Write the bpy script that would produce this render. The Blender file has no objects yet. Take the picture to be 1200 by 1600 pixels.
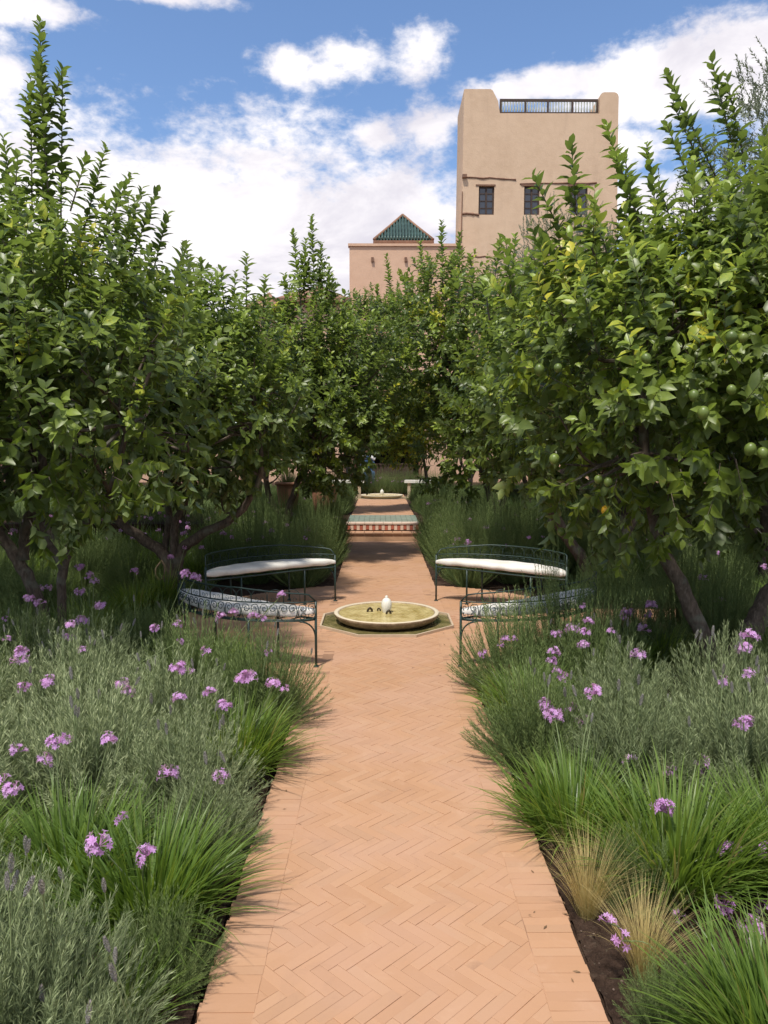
import bpy, math, random
import numpy as np
from mathutils import Vector, Matrix, Euler

rnd = random.Random(7)
RNG = np.random.default_rng(11)
sc = bpy.context.scene
COL = sc.collection
PI = math.pi
R_ = math.radians

# ------------------------------------------------------------------ camera
FPX = 1200.0
PITCH = math.atan(100 / 1200)
cam_d = bpy.data.cameras.new("camera")
cam_d.sensor_fit = 'VERTICAL'
cam_d.sensor_height = 32
cam_d.lens = 24
cam_d.clip_end = 2000
cam_d.clip_start = 0.05
cam = bpy.data.objects.new("camera", cam_d)
COL.objects.link(cam)
CAM = Vector((-0.064, 0.0, 1.60))
cam.location = CAM
cam.rotation_euler = (PI / 2 - PITCH, 0, -math.atan(7 / 1200))
sc.camera = cam
CR = cam.rotation_euler.to_matrix()


def ray(px, py):
    return CR @ Vector(((px - 600) / FPX, (800 - py) / FPX, -1))


def at(px, py, Y):
    """the point of the place seen at (px, py) of the photograph, Y metres down the garden"""
    d = ray(px, py)
    return CAM + d * ((Y - CAM.y) / d.y)


# ------------------------------------------------------------------ light
SUN_TO = Vector((-0.20, -0.38, 0.92)).normalized()     # towards the sun: high, behind the camera, to the left
SUN_EL = math.asin(SUN_TO.z)
SUN_AZ = math.atan2(SUN_TO.x, SUN_TO.y)
sun_d = bpy.data.lights.new("sun", 'SUN')
sun_d.energy = 2.35
sun_d.angle = R_(4.0)
sun_d.color = (1.0, 0.95, 0.86)
sun = bpy.data.objects.new("sun", sun_d)
sun.rotation_euler = (-SUN_TO).to_track_quat('-Z', 'Y').to_euler()
COL.objects.link(sun)

sc.view_settings.view_transform = 'Standard'
sc.view_settings.look = 'None'
sc.view_settings.gamma = 1.0
sc.view_settings.use_curve_mapping = False
sc.view_settings.exposure = 0.93
sc.render.engine = 'CYCLES'
sc.cycles.max_bounces = 6
sc.cycles.transparent_max_bounces = 4


class NT:
    """small helper round a node tree"""
    def __init__(self, tree):
        self.t = tree
        self.n = tree.nodes
        self.n.clear()

    def new(self, kind, **kw):
        nd = self.n.new(kind)
        ins = kw.pop('ins', {})
        for k, v in kw.items():
            setattr(nd, k, v)
        for k, v in ins.items():
            self.set(nd.inputs[k], v)
        return nd

    def set(self, sock, v):
        if isinstance(v, bpy.types.NodeSocket):
            self.t.links.new(v, sock)
        elif isinstance(v, bpy.types.Node):
            self.t.links.new(v.outputs[0], sock)
        else:
            if isinstance(v, tuple) and len(v) == 3 and sock.type == 'RGBA':
                v = (*v, 1)
            sock.default_value = v

    def math(self, op, a, b=0.0, c=None, clamp=False):
        nd = self.n.new('ShaderNodeMath')
        nd.operation = op
        nd.use_clamp = clamp
        self.set(nd.inputs[0], a)
        self.set(nd.inputs[1], b)
        if c is not None:
            self.set(nd.inputs[2], c)
        return nd.outputs[0]

    def mix(self, f, a, b, mode='MIX'):
        nd = self.n.new('ShaderNodeMix')
        nd.data_type = 'RGBA'
        nd.blend_type = mode
        self.set(nd.inputs[0], f)
        self.set(nd.inputs[6], a)
        self.set(nd.inputs[7], b)
        return nd.outputs[2]

    def noise(self, vec, scale, detail=4, rough=0.55, dist=0.0):
        nd = self.new('ShaderNodeTexNoise')
        if vec is not None:
            self.set(nd.inputs['Vector'], vec)
        nd.inputs['Scale'].default_value = scale
        nd.inputs['Detail'].default_value = detail
        nd.inputs['Roughness'].default_value = rough
        nd.inputs['Distortion'].default_value = dist
        return nd.outputs['Fac']

    def ramp(self, f, stops):
        nd = self.n.new('ShaderNodeValToRGB')
        self.set(nd.inputs[0], f)
        e = nd.color_ramp.elements
        while len(e) > 1:
            e.remove(e[-1])
        e[0].position, e[0].color = stops[0][0], (*stops[0][1], 1)
        for p, c in stops[1:]:
            x = e.new(p)
            x.color = (*c, 1)
        return nd.outputs[0]


def smooth01(nt, v, lo, hi):
    nd = nt.new('ShaderNodeMapRange', interpolation_type='SMOOTHSTEP')
    nt.set(nd.inputs['Value'], v)
    nd.inputs['From Min'].default_value = lo
    nd.inputs['From Max'].default_value = hi
    return nd.outputs['Result']


world = bpy.data.worlds.new("World")
sc.world = world
world.use_nodes = True
nt = NT(world.node_tree)
sky = nt.new('ShaderNodeTexSky', sky_type='NISHITA', sun_disc=False)
sky.sun_elevation = SUN_EL
sky.sun_rotation = SUN_AZ
sky.air_density = 1.0
sky.dust_density = 0.15
sky.ozone_density = 3.0
tc = nt.new('ShaderNodeTexCoord')
sep = nt.new('ShaderNodeSeparateXYZ', ins={0: tc.outputs['Generated']})
az = nt.math('ARCTAN2', sep.outputs[0], sep.outputs[1])
el = nt.math('ARCSINE', sep.outputs[2])
dirv = tc.outputs['Generated']
# cumulus banks: azimuth / elevation of each bank with its half-widths
CLOUDS = [(100, 350, 360, 215), (360, 350, 300, 210), (590, 400, 230, 185), (-150, 300, 300, 160), (300, 520, 700, 160),
          (455, 108, 66, 34), (505, 112, 50, 20), (560, 88, 60, 40), (655, 84, 64, 50), (668, 203, 66, 54), (590, 215, 60, 36),
          (1040, 135, 250, 78), (860, 132, 170, 34), (1180, 105, 190, 115), (950, 235, 130, 38), (1350, 200, 260, 170),
          (10, 5, 150, 38), (-5, 115, 70, 72), (230, -12, 150, 22), (1000, 330, 300, 60)]
field = None
for ci, (px, py, rx, ry) in enumerate(CLOUDS):
    d = ray(px, py).normalized()
    a0, e0 = math.atan2(d.x, d.y), math.asin(d.z)
    dx = ray(px + rx, py).normalized()
    dy = ray(px, py - ry).normalized()
    ra = abs(math.atan2(dx.x, dx.y) - a0)
    re = abs(math.asin(dy.z) - e0)
    u = nt.math('MULTIPLY', nt.math('SUBTRACT', az, a0), 1 / ra)
    v = nt.math('MULTIPLY', nt.math('SUBTRACT', el, e0), 1 / re)
    r2 = nt.math('ADD', nt.math('MULTIPLY', u, u), nt.math('MULTIPLY', v, v))
    f = nt.math('SUBTRACT', 1.0, nt.math('SQRT', r2))
    if rx < 75:
        f = nt.math('MULTIPLY', f, 0.55)
    field = f if field is None else nt.math('SMOOTH_MAX', field, f, 0.12)
# banks outside the frame: the same kind of broken cumulus all round
far = nt.noise(dirv, 2.1, 3, 0.5)
side = smooth01(nt, nt.math('ABSOLUTE', az), 0.75, 1.15)
far = nt.math('SUBTRACT', nt.math('MULTIPLY', far, 3.2), 1.35)
far = nt.math('SUBTRACT', nt.math('MULTIPLY', nt.math('ADD', far, 1.0), side), 1.0)
field = nt.math('MAXIMUM', nt.math('MAXIMUM', field, -0.9), far)
mp = nt.new('ShaderNodeMapping', ins={'Vector': dirv, 'Scale': (1, 1, 1.7)})
n1 = nt.noise(mp.outputs[0], 6.5, 9, 0.60, 0.25)
n2 = nt.noise(mp.outputs[0], 22.0, 6, 0.6)
n4 = nt.noise(mp.outputs[0], 60.0, 5, 0.6, 0.3)
dens = nt.math('ADD', nt.math('MULTIPLY', field, 1.05), nt.math('MULTIPLY', nt.math('SUBTRACT', n1, 0.5), 1.35))
dens = nt.math('ADD', dens, nt.math('MULTIPLY', nt.math('SUBTRACT', n2, 0.5), 1.0))
dens = nt.math('ADD', dens, nt.math('MULTIPLY', nt.math('SUBTRACT', n4, 0.5), 0.55))
mask = smooth01(nt, dens, -0.08, 0.52)
# cloud relief: bright crests, lilac-grey bellies
mp2 = nt.new('ShaderNodeMapping', ins={'Vector': dirv, 'Scale': (1, 1, 2.4), 'Location': (0.3, 0.1, 0.5)})
n3 = nt.noise(mp2.outputs[0], 4.2, 8, 0.6, 0.4)
crest = smooth01(nt, n3, 0.34, 0.62)
ccol = nt.mix(crest, (0.56, 0.54, 0.60), (0.82, 0.79, 0.80))
bsky = nt.new('ShaderNodeBackground', ins={'Color': nt.mix(1.0, sky.outputs[0], (0.90, 0.94, 1.0), 'MULTIPLY'), 'Strength': 0.097})
bcl = nt.new('ShaderNodeBackground', ins={'Color': ccol, 'Strength': 0.74})
mx = nt.new('ShaderNodeMixShader', ins={0: mask, 1: bsky.outputs[0], 2: bcl.outputs[0]})
nt.new('ShaderNodeOutputWorld', ins={0: mx.outputs[0]})

# ------------------------------------------------------------------ materials
MATS = {}


def new_mat(name):
    m = bpy.data.materials.new(name)
    m.use_nodes = True
    MATS[name] = m
    return m, NT(m.node_tree)


def finish(nt, col, rough=0.7, bump=None, bstr=0.3, bdist=0.01, spec=0.4, metal=0.0, trans=None, **kw):
    p = nt.new('ShaderNodeBsdfPrincipled', ins={'Base Color': col, 'Roughness': rough, 'Metallic': metal, 'Specular IOR Level': spec})
    for k, v in kw.items():
        nt.set(p.inputs[k], v)
    if bump is not None:
        b = nt.new('ShaderNodeBump', ins={'Height': bump, 'Strength': bstr, 'Distance': bdist})
        nt.set(p.inputs['Normal'], b.outputs[0])
    out = p.outputs[0]
    if trans is not None:
        tr = nt.new('ShaderNodeBsdfTranslucent', ins={0: trans[1]})
        ms = nt.new('ShaderNodeMixShader', ins={0: trans[0], 1: p.outputs[0], 2: tr.outputs[0]})
        out = ms.outputs[0]
    nt.new('ShaderNodeOutputMaterial', ins={0: out})


def plain(name, c, rough=0.6, var=0.25, scale=20, bstr=0.2, bdist=0.004, spec=0.4, metal=0.0):
    m, nt = new_mat(name)
    g = nt.new('ShaderNodeNewGeometry')
    n = nt.noise(g.outputs['Position'], scale, 5, 0.6)
    n2 = nt.noise(g.outputs['Position'], scale * 0.13, 3, 0.5)
    k = nt.math('ADD', nt.math('MULTIPLY', n, 0.6), nt.math('MULTIPLY', n2, 0.4))
    lo = tuple(x * (1 - var) for x in c)
    hi = tuple(min(1, x * (1 + var)) for x in c)
    finish(nt, nt.ramp(k, [(0.3, lo), (0.7, hi)]), rough, n, bstr, bdist, spec, metal)
    return m


def leaf_mat(name, stops, back, rough=0.42, transl=0.28, spec=0.45, tcol=(0.16, 0.26, 0.03), vary=0.10):
    """colour follows the leaf's own age (tint attribute); underside paler"""
    m, nt = new_mat(name)
    a = nt.new('ShaderNodeAttribute', attribute_name='tint')
    g = nt.new('ShaderNodeNewGeometry')
    oi = nt.new('ShaderNodeObjectInfo')
    n = nt.noise(g.outputs['Position'], 60, 2, 0.5)
    v = nt.math('ADD', a.outputs['Fac'], nt.math('MULTIPLY', nt.math('SUBTRACT', n, 0.5), 0.22))
    v = nt.math('ADD', v, nt.math('MULTIPLY', nt.math('SUBTRACT', oi.outputs['Random'], 0.5), vary))
    c = nt.ramp(v, stops)
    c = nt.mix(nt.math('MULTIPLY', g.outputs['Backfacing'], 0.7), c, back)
    tc_ = nt.mix(0.5, nt.mix(1.0, c, (2.2, 2.2, 1.2), 'MULTIPLY'), tcol)
    finish(nt, c, rough, None, spec=spec, trans=(transl, tc_))
    return m


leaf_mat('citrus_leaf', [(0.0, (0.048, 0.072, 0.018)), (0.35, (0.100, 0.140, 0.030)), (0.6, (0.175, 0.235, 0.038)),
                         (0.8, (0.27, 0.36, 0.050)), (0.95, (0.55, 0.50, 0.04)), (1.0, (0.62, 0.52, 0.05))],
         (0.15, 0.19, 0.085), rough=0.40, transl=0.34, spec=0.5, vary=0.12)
leaf_mat('olive_leaf', [(0.0, (0.07, 0.09, 0.055)), (0.5, (0.14, 0.165, 0.11)), (1.0, (0.26, 0.28, 0.21))],
         (0.30, 0.32, 0.27), rough=0.6, transl=0.15, spec=0.3)
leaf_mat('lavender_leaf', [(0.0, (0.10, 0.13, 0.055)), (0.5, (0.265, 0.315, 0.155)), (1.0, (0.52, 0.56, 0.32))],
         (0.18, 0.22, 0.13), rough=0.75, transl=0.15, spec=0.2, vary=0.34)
leaf_mat('green_lavender_leaf', [(0.0, (0.065, 0.10, 0.03)), (0.5, (0.165, 0.22, 0.075)), (1.0, (0.32, 0.39, 0.15))],
         (0.10, 0.16, 0.07), rough=0.7, transl=0.15, spec=0.2, vary=0.30)
leaf_mat('garlic_leaf', [(0.0, (0.06, 0.10, 0.016)), (0.5, (0.135, 0.21, 0.030)), (0.85, (0.30, 0.40, 0.060)), (1.0, (0.42, 0.34, 0.12))],
         (0.09, 0.16, 0.03), rough=0.42, transl=0.3, spec=0.45, vary=0.18)
leaf_mat('feather_grass', [(0.0, (0.20, 0.19, 0.06)), (0.5, (0.46, 0.37, 0.15)), (1.0, (0.68, 0.55, 0.28))],
         (0.5, 0.4, 0.18), rough=0.7, transl=0.2, spec=0.2, tcol=(0.5, 0.4, 0.1))
leaf_mat('petal', [(0.0, (0.46, 0.22, 0.46)), (0.5, (0.70, 0.42, 0.72)), (1.0, (0.88, 0.70, 0.88))],
         (0.55, 0.28, 0.62), rough=0.6, transl=0.3, spec=0.2, tcol=(0.5, 0.3, 0.55))
leaf_mat('flower_stalk', [(0.0, (0.10, 0.15, 0.05)), (1.0, (0.30, 0.36, 0.17))], (0.1, 0.15, 0.06), transl=0.05)
leaf_mat('lavender_bud', [(0.0, (0.20, 0.19, 0.14)), (0.5, (0.34, 0.31, 0.26)), (1.0, (0.46, 0.40, 0.40))], (0.2, 0.2, 0.2), rough=0.85, transl=0.05, spec=0.1)
leaf_mat('hedge_leaf', [(0.0, (0.03, 0.06, 0.012)), (0.5, (0.07, 0.13, 0.02)), (1.0, (0.14, 0.22, 0.04))], (0.08, 0.13, 0.03))

m, nt = new_mat('bark')
g = nt.new('ShaderNodeNewGeometry')
mpb = nt.new('ShaderNodeMapping', ins={'Vector': g.outputs['Position'], 'Scale': (1, 1, 0.35)})
n = nt.noise(mpb.outputs[0], 45, 6, 0.65)
n2 = nt.noise(g.outputs['Position'], 6, 3)
c = nt.ramp(n, [(0.3, (0.045, 0.032, 0.024)), (0.55, (0.11, 0.082, 0.062)), (0.75, (0.20, 0.16, 0.125))])
c = nt.mix(nt.math('MULTIPLY', smooth01(nt, n2, 0.52, 0.66), 0.5), c, (0.17, 0.18, 0.14))
finish(nt, c, 0.85, n, 0.7, 0.01)

# paving brick: each brick its own shade, sandy dust in the joints
m, nt = new_mat('paving_brick')
g = nt.new('ShaderNodeNewGeometry')
a = nt.new('ShaderNodeAttribute', attribute_name='tint')
oi = nt.new('ShaderNodeObjectInfo')
r = nt.math('FRACT', nt.math('ADD', a.outputs['Fac'], oi.outputs['Random']))
n = nt.noise(g.outputs['Position'], 55, 6, 0.65)
n2 = nt.noise(g.outputs['Position'], 1.6, 4, 0.55)
c = nt.ramp(r, [(0.0, (0.43, 0.240, 0.135)), (0.5, (0.465, 0.262, 0.148)), (0.8, (0.47, 0.275, 0.162)), (1.0, (0.425, 0.245, 0.142))])
c = nt.mix(smooth01(nt, n2, 0.38, 0.66), c, nt.mix(0.5, c, (0.48, 0.29, 0.20)))
c = nt.mix(nt.math('MULTIPLY', smooth01(nt, n, 0.55, 0.8), 0.35), c, (0.42, 0.235, 0.14))
n7 = nt.noise(g.outputs['Position'], 4.5, 6, 0.7, 0.6)
c = nt.mix(nt.math('MULTIPLY', smooth01(nt, n7, 0.54, 0.70), 0.30), c, (0.36, 0.21, 0.135))
c = nt.mix(nt.math('MULTIPLY', smooth01(nt, n7, 0.46, 0.30), 0.30), c, (0.54, 0.34, 0.22))
n5 = nt.noise(g.outputs['Position'], 320, 2, 0.5)
c = nt.mix(nt.math('MULTIPLY', smooth01(nt, n5, 0.6, 0.7), 0.25), c, (0.36, 0.2, 0.12))
finish(nt, c, 0.82, nt.math('ADD', n, nt.math('MULTIPLY', n5, 0.3)), 0.35, 0.002, spec=0.25)
m, nt = new_mat('joint_sand')
g = nt.new('ShaderNodeNewGeometry')
n = nt.noise(g.outputs['Position'], 90, 4, 0.6)
n2 = nt.noise(g.outputs['Position'], 2.3, 4, 0.6)
c = nt.ramp(n, [(0.3, (0.42, 0.24, 0.14)), (0.7, (0.52, 0.31, 0.19))])
c = nt.mix(smooth01(nt, n2, 0.5, 0.62), c, (0.30, 0.175, 0.11))
finish(nt, c, 0.9, n, 0.5, 0.003, spec=0.1)

m, nt = new_mat('soil')
g = nt.new('ShaderNodeNewGeometry')
n = nt.noise(g.outputs['Position'], 14, 8, 0.7)
n2 = nt.noise(g.outputs['Position'], 70, 4, 0.6)
c = nt.ramp(n, [(0.3, (0.030, 0.018, 0.013)), (0.55, (0.072, 0.045, 0.032)), (0.75, (0.12, 0.085, 0.06))])
c = nt.mix(nt.math('MULTIPLY', smooth01(nt, n2, 0.62, 0.72), 0.4), c, (0.2, 0.17, 0.12))
finish(nt, c, 0.95, nt.math('ADD', n, nt.math('MULTIPLY', n2, 0.4)), 1.0, 0.03, spec=0.1)

# rendered earthen wall
def plaster(name, c0, c1, stain):
    m, nt = new_mat(name)
    g = nt.new('ShaderNodeNewGeometry')
    n = nt.noise(g.outputs['Position'], 0.35, 6, 0.6)
    n2 = nt.noise(g.outputs['Position'], 2.5, 6, 0.65)
    n3 = nt.noise(g.outputs['Position'], 18, 5, 0.6)
    mpv = nt.new('ShaderNodeMapping', ins={'Vector': g.outputs['Position'], 'Scale': (1, 1, 0.12)})
    n4 = nt.noise(mpv.outputs[0], 1.3, 5, 0.6)
    c = nt.mix(smooth01(nt, nt.math('ADD', nt.math('MULTIPLY', n, 0.6), nt.math('MULTIPLY', n2, 0.4)), 0.36, 0.64), c0, c1)
    c = nt.mix(nt.math('MULTIPLY', smooth01(nt, n4, 0.55, 0.75), 0.4), c, stain)
    c = nt.mix(nt.math('MULTIPLY', smooth01(nt, n3, 0.5, 0.8), 0.25), c, stain)
    finish(nt, c, 0.9, nt.math('ADD', n3, nt.math('MULTIPLY', n2, 1.5)), 0.28, 0.025, spec=0.15)


plaster('tower_plaster', (0.56, 0.40, 0.275), (0.64, 0.47, 0.33), (0.47, 0.335, 0.235))
plaster('pink_plaster', (0.58, 0.375, 0.26), (0.66, 0.44, 0.31), (0.50, 0.32, 0.22))
plain('terracotta', (0.42, 0.20, 0.12), 0.8, 0.22, 14)
plain('step_stone', (0.50, 0.31, 0.19), 0.8, 0.2, 12)
plain('marble', (0.60, 0.52, 0.38), 0.45, 0.2, 9, bdist=0.001)
plain('white_marble', (0.72, 0.70, 0.63), 0.35, 0.12, 14, bdist=0.001)
plain('dark_wood', (0.055, 0.032, 0.022), 0.65, 0.4, 18)
plain('brown_wood', (0.20, 0.105, 0.065), 0.7, 0.35, 10)
plain('green_tile', (0.045, 0.085, 0.072), 0.35, 0.45, 7, spec=0.5)
plain('teal_tile', (0.20, 0.27, 0.22), 0.35, 0.25, 6, spec=0.5)
plain('red_tile', (0.42, 0.13, 0.085), 0.4, 0.25, 8)
plain('cream_tile', (0.70, 0.54, 0.43), 0.4, 0.15, 8)
plain('clay_tile', (0.24, 0.13, 0.08), 0.8, 0.3, 5)
plain('iron_paint', (0.018, 0.040, 0.033), 0.45, 0.4, 60, bdist=0.001, spec=0.5)
plain('bronze', (0.07, 0.05, 0.03), 0.45, 0.4, 60, metal=0.6)
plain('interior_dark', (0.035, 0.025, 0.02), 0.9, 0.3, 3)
plain('pebble', (0.17, 0.12, 0.09), 0.85, 0.4, 30)
plain('skin', (0.35, 0.20, 0.13), 0.6, 0.05, 10)
plain('blue_cloth', (0.05, 0.12, 0.26), 0.9, 0.2, 14)
plain('white_cloth', (0.75, 0.75, 0.73), 0.9, 0.05, 14)
plain('dark_cloth', (0.05, 0.03, 0.035), 0.9, 0.2, 14)
plain('green_cloth', (0.02, 0.25, 0.13), 0.9, 0.15, 14)
plain('rope', (0.22, 0.16, 0.10), 0.9, 0.2, 50)
plain('pale_slat', (0.44, 0.46, 0.40), 0.7, 0.15, 10)

m, nt = new_mat('cushion_canvas')
g = nt.new('ShaderNodeNewGeometry')
n = nt.noise(g.outputs['Position'], 5, 5, 0.6)
n2 = nt.noise(g.outputs['Position'], 30, 5, 0.6)
c = nt.ramp(n, [(0.35, (0.66, 0.62, 0.55)), (0.65, (0.80, 0.77, 0.71))])
finish(nt, c, 0.9, nt.math('ADD', n, nt.math('MULTIPLY', n2, 0.4)), 0.5, 0.012, spec=0.2)

m, nt = new_mat('fruit_skin')
oi = nt.new('ShaderNodeObjectInfo')
a = nt.new('ShaderNodeAttribute', attribute_name='tint')
g = nt.new('ShaderNodeNewGeometry')
n = nt.noise(g.outputs['Position'], 250, 2, 0.5)
v = nt.math('ADD', a.outputs['Fac'], nt.math('MULTIPLY', nt.math('SUBTRACT', oi.outputs['Random'], 0.5), 0.25))
c = nt.ramp(v, [(0.3, (0.065, 0.105, 0.020)), (0.62, (0.14, 0.19, 0.035)), (1.0, (0.75, 0.42, 0.03))])
finish(nt, c, 0.4, n, 0.25, 0.001, spec=0.5)

# fountain water: yellow-green algae below a rippled skin
def water(name, lo, hi):
    m, nt = new_mat(name)
    g = nt.new('ShaderNodeNewGeometry')
    n = nt.noise(g.outputs['Position'], 9, 5, 0.6)
    dv = nt.new('ShaderNodeVectorMath', operation='DISTANCE', ins={0: g.outputs['Position'], 1: (0, 7, 0.1)})
    rip = nt.math('SINE', nt.math('MULTIPLY', dv.outputs['Value'], 170))
    n2 = nt.noise(g.outputs['Position'], 25, 4, 0.6)
    c = nt.ramp(n, [(0.32, lo), (0.66, hi)])
    finish(nt, c, 0.05, nt.math('ADD', nt.math('MULTIPLY', rip, 0.5), nt.math('MULTIPLY', n2, 2.0)), 0.5, 0.003, spec=0.6)


water('fountain_water', (0.34, 0.25, 0.07), (0.66, 0.54, 0.25))
water('moss_water', (0.07, 0.07, 0.02), (0.26, 0.21, 0.09))

m, nt = new_mat('window_glass')
finish(nt, (0.03, 0.04, 0.06), 0.08, None, spec=0.8)


# ------------------------------------------------------------------ mesh helpers
def np_mesh(name, V, faces, mats, tint=None, smooth=False, fm=None):
    """faces: list of int arrays (n,3) or (n,4); tint: per vertex"""
    me = bpy.data.meshes.new(name)
    V = np.asarray(V, dtype=np.float32)
    faces = [np.asarray(f, dtype=np.int32) for f in faces if len(f)]
    nl = sum(f.size for f in faces)
    nf = sum(len(f) for f in faces)
    me.vertices.add(len(V))
    me.vertices.foreach_set('co', V.ravel())
    me.loops.add(nl)
    me.polygons.add(nf)
    me.loops.foreach_set('vertex_index', np.concatenate([f.ravel() for f in faces]))
    tot = np.concatenate([np.full(len(f), f.shape[1], dtype=np.int32) for f in faces])
    st = np.concatenate([[0], np.cumsum(tot)[:-1]]).astype(np.int32)
    me.polygons.foreach_set('loop_start', st)
    me.polygons.foreach_set('loop_total', tot)
    me.polygons.foreach_set('use_smooth', np.full(nf, bool(smooth)))
    if fm is not None:
        me.polygons.foreach_set('material_index', np.asarray(fm, dtype=np.int32))
    for mm in (mats if isinstance(mats, (list, tuple)) else [mats]):
        me.materials.append(MATS[mm])
    if tint is not None:
        at_ = me.attributes.new('tint', 'FLOAT', 'POINT')
        at_.data.foreach_set('value', np.asarray(tint, dtype=np.float32))
    me.update(calc_edges=True)
    return me


class MB:
    """collects shapes into ONE mesh"""
    def __init__(self):
        self.v, self.q, self.t, self.tint = [], [], [], []
        self.n = 0

    def add(self, V, quads=(), tris=(), tint=0.5):
        V = np.asarray(V, dtype=np.float64).reshape(-1, 3)
        if len(quads):
            self.q.append(np.asarray(quads, dtype=np.int64) + self.n)
        if len(tris):
            self.t.append(np.asarray(tris, dtype=np.int64) + self.n)
        self.v.append(V)
        self.tint.append(np.broadcast_to(np.asarray(tint, dtype=np.float64), (len(V),)).copy())
        self.n += len(V)

    def box(self, lo, hi, rz=0.0, piv=None):
        x0, y0, z0 = lo
        x1, y1, z1 = hi
        V = np.array([(x0, y0, z0), (x1, y0, z0), (x1, y1, z0), (x0, y1, z0), (x0, y0, z1), (x1, y0, z1), (x1, y1, z1), (x0, y1, z1)], float)
        if rz:
            V = rot_z(V, rz, piv or ((x0 + x1) / 2, (y0 + y1) / 2))
        self.add(V, [(0, 3, 2, 1), (4, 5, 6, 7), (0, 1, 5, 4), (1, 2, 6, 5), (2, 3, 7, 6), (3, 0, 4, 7)])
        return self

    def tube(self, pts, rad, sides=8, cap=True, tint=0.5):
        P = np.asarray([tuple(p) for p in pts], float)
        n = len(P)
        r = np.broadcast_to(np.asarray(rad, float), (n,))
        T = np.gradient(P, axis=0)
        T /= np.linalg.norm(T, axis=1)[:, None] + 1e-9
        up = np.array([0, 0, 1.0]) if abs(T[0][2]) < 0.9 else np.array([1.0, 0, 0])
        A = np.cross(T[0], up)
        A /= np.linalg.norm(A)
        V = []
        ang = np.arange(sides) * 2 * PI / sides
        for i in range(n):
            A = A - T[i] * A.dot(T[i])
            A /= np.linalg.norm(A) + 1e-9
            B = np.cross(T[i], A)
            V.append(P[i] + r[i] * (np.cos(ang)[:, None] * A + np.sin(ang)[:, None] * B))
        V = np.concatenate(V)
        q = []
        for i in range(n - 1):
            for k in range(sides):
                k2 = (k + 1) % sides
                q.append((i * sides + k, i * sides + k2, (i + 1) * sides + k2, (i + 1) * sides + k))
        tr = []
        if cap:
            V = np.vstack([V, P[0], P[-1]])
            a, b = n * sides, n * sides + 1
            for k in range(sides):
                k2 = (k + 1) % sides
                tr.append((a, k2, k))
                tr.append((b, (n - 1) * sides + k, (n - 1) * sides + k2))
        self.add(V, q, tr, tint)
        return self

    def lathe(self, prof, c=(0, 0, 0), seg=32, jit=0.0):
        prof = np.asarray(prof, float)
        n = len(prof)
        ang = np.arange(seg) * 2 * PI / seg
        V = np.zeros((n, seg, 3))
        V[:, :, 0] = prof[:, 0:1] * np.cos(ang)
        V[:, :, 1] = prof[:, 0:1] * np.sin(ang)
        V[:, :, 2] = prof[:, 1:2]
        V = V.reshape(-1, 3) + np.array(c, float)
        if jit:
            V += RNG.normal(0, jit, V.shape)
        q = []
        for i in range(n - 1):
            for k in range(seg):
                k2 = (k + 1) % seg
                q.append((i * seg + k, i * seg + k2, (i + 1) * seg + k2, (i + 1) * seg + k))
        self.add(V, q)
        return self

    def mesh(self, name, mat, smooth=False):
        V = np.concatenate(self.v)
        fs = []
        if self.q:
            fs.append(np.concatenate(self.q))
        if self.t:
            fs.append(np.concatenate(self.t))
        return np_mesh(name, V, fs, mat, np.concatenate(self.tint), smooth)

    def build(self, name, mat, parent=None, smooth=False, kind=None):
        return link(name, self.mesh(name, mat, smooth), parent, kind=kind)


def rot_z(V, a, piv=(0, 0)):
    V = np.array(V, float)
    c, s = math.cos(a), math.sin(a)
    x, y = V[:, 0] - piv[0], V[:, 1] - piv[1]
    V[:, 0], V[:, 1] = piv[0] + c * x - s * y, piv[1] + s * x + c * y
    return V


def link(name, data, parent=None, loc=None, rot=None, scale=None, kind=None):
    o = bpy.data.objects.new(name, data)
    COL.objects.link(o)
    if parent is not None:
        o.parent = parent
    if loc is not None:
        o.location = loc
    if rot is not None:
        o.rotation_euler = rot
    if scale is not None:
        o.scale = scale
    if kind:
        o['kind'] = kind
    return o


def thing(name, label, cat, loc=(0, 0, 0), rz=0.0, group=None):
    o = link(name, None, loc=loc, rot=(0, 0, rz))
    o['label'] = label
    o['category'] = cat
    if group:
        o['group'] = group
    return o


def tag(o, label, cat, group=None, kind=None):
    o['label'] = label
    o['category'] = cat
    if group:
        o['group'] = group
    if kind:
        o['kind'] = kind
    return o


def catmull(pts, n=6):
    P = [np.array(p, float) for p in pts]
    P = [2 * P[0] - P[1]] + P + [2 * P[-1] - P[-2]]
    out = []
    for i in range(1, len(P) - 2):
        for k in range(n):
            t = k / n
            out.append(0.5 * (2 * P[i] + (P[i + 1] - P[i - 1]) * t + (2 * P[i - 1] - 5 * P[i] + 4 * P[i + 1] - P[i + 2]) * t * t
                              + (3 * P[i] - P[i - 1] - 3 * P[i + 1] + P[i + 2]) * t ** 3))
    out.append(P[-2])
    return np.array(out)


def unit(a):
    return a / (np.linalg.norm(a, axis=-1, keepdims=True) + 1e-9)


# ------------------------------------------------------------------ ground, terrace, paths
gb = MB()
gb.add([(-500, -500, -0.045), (500, -500, -0.045), (500, 500, -0.045), (-500, 500, -0.045)], [(0, 1, 2, 3)])
gb.build('ground', 'soil')['kind'] = 'structure'
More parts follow.
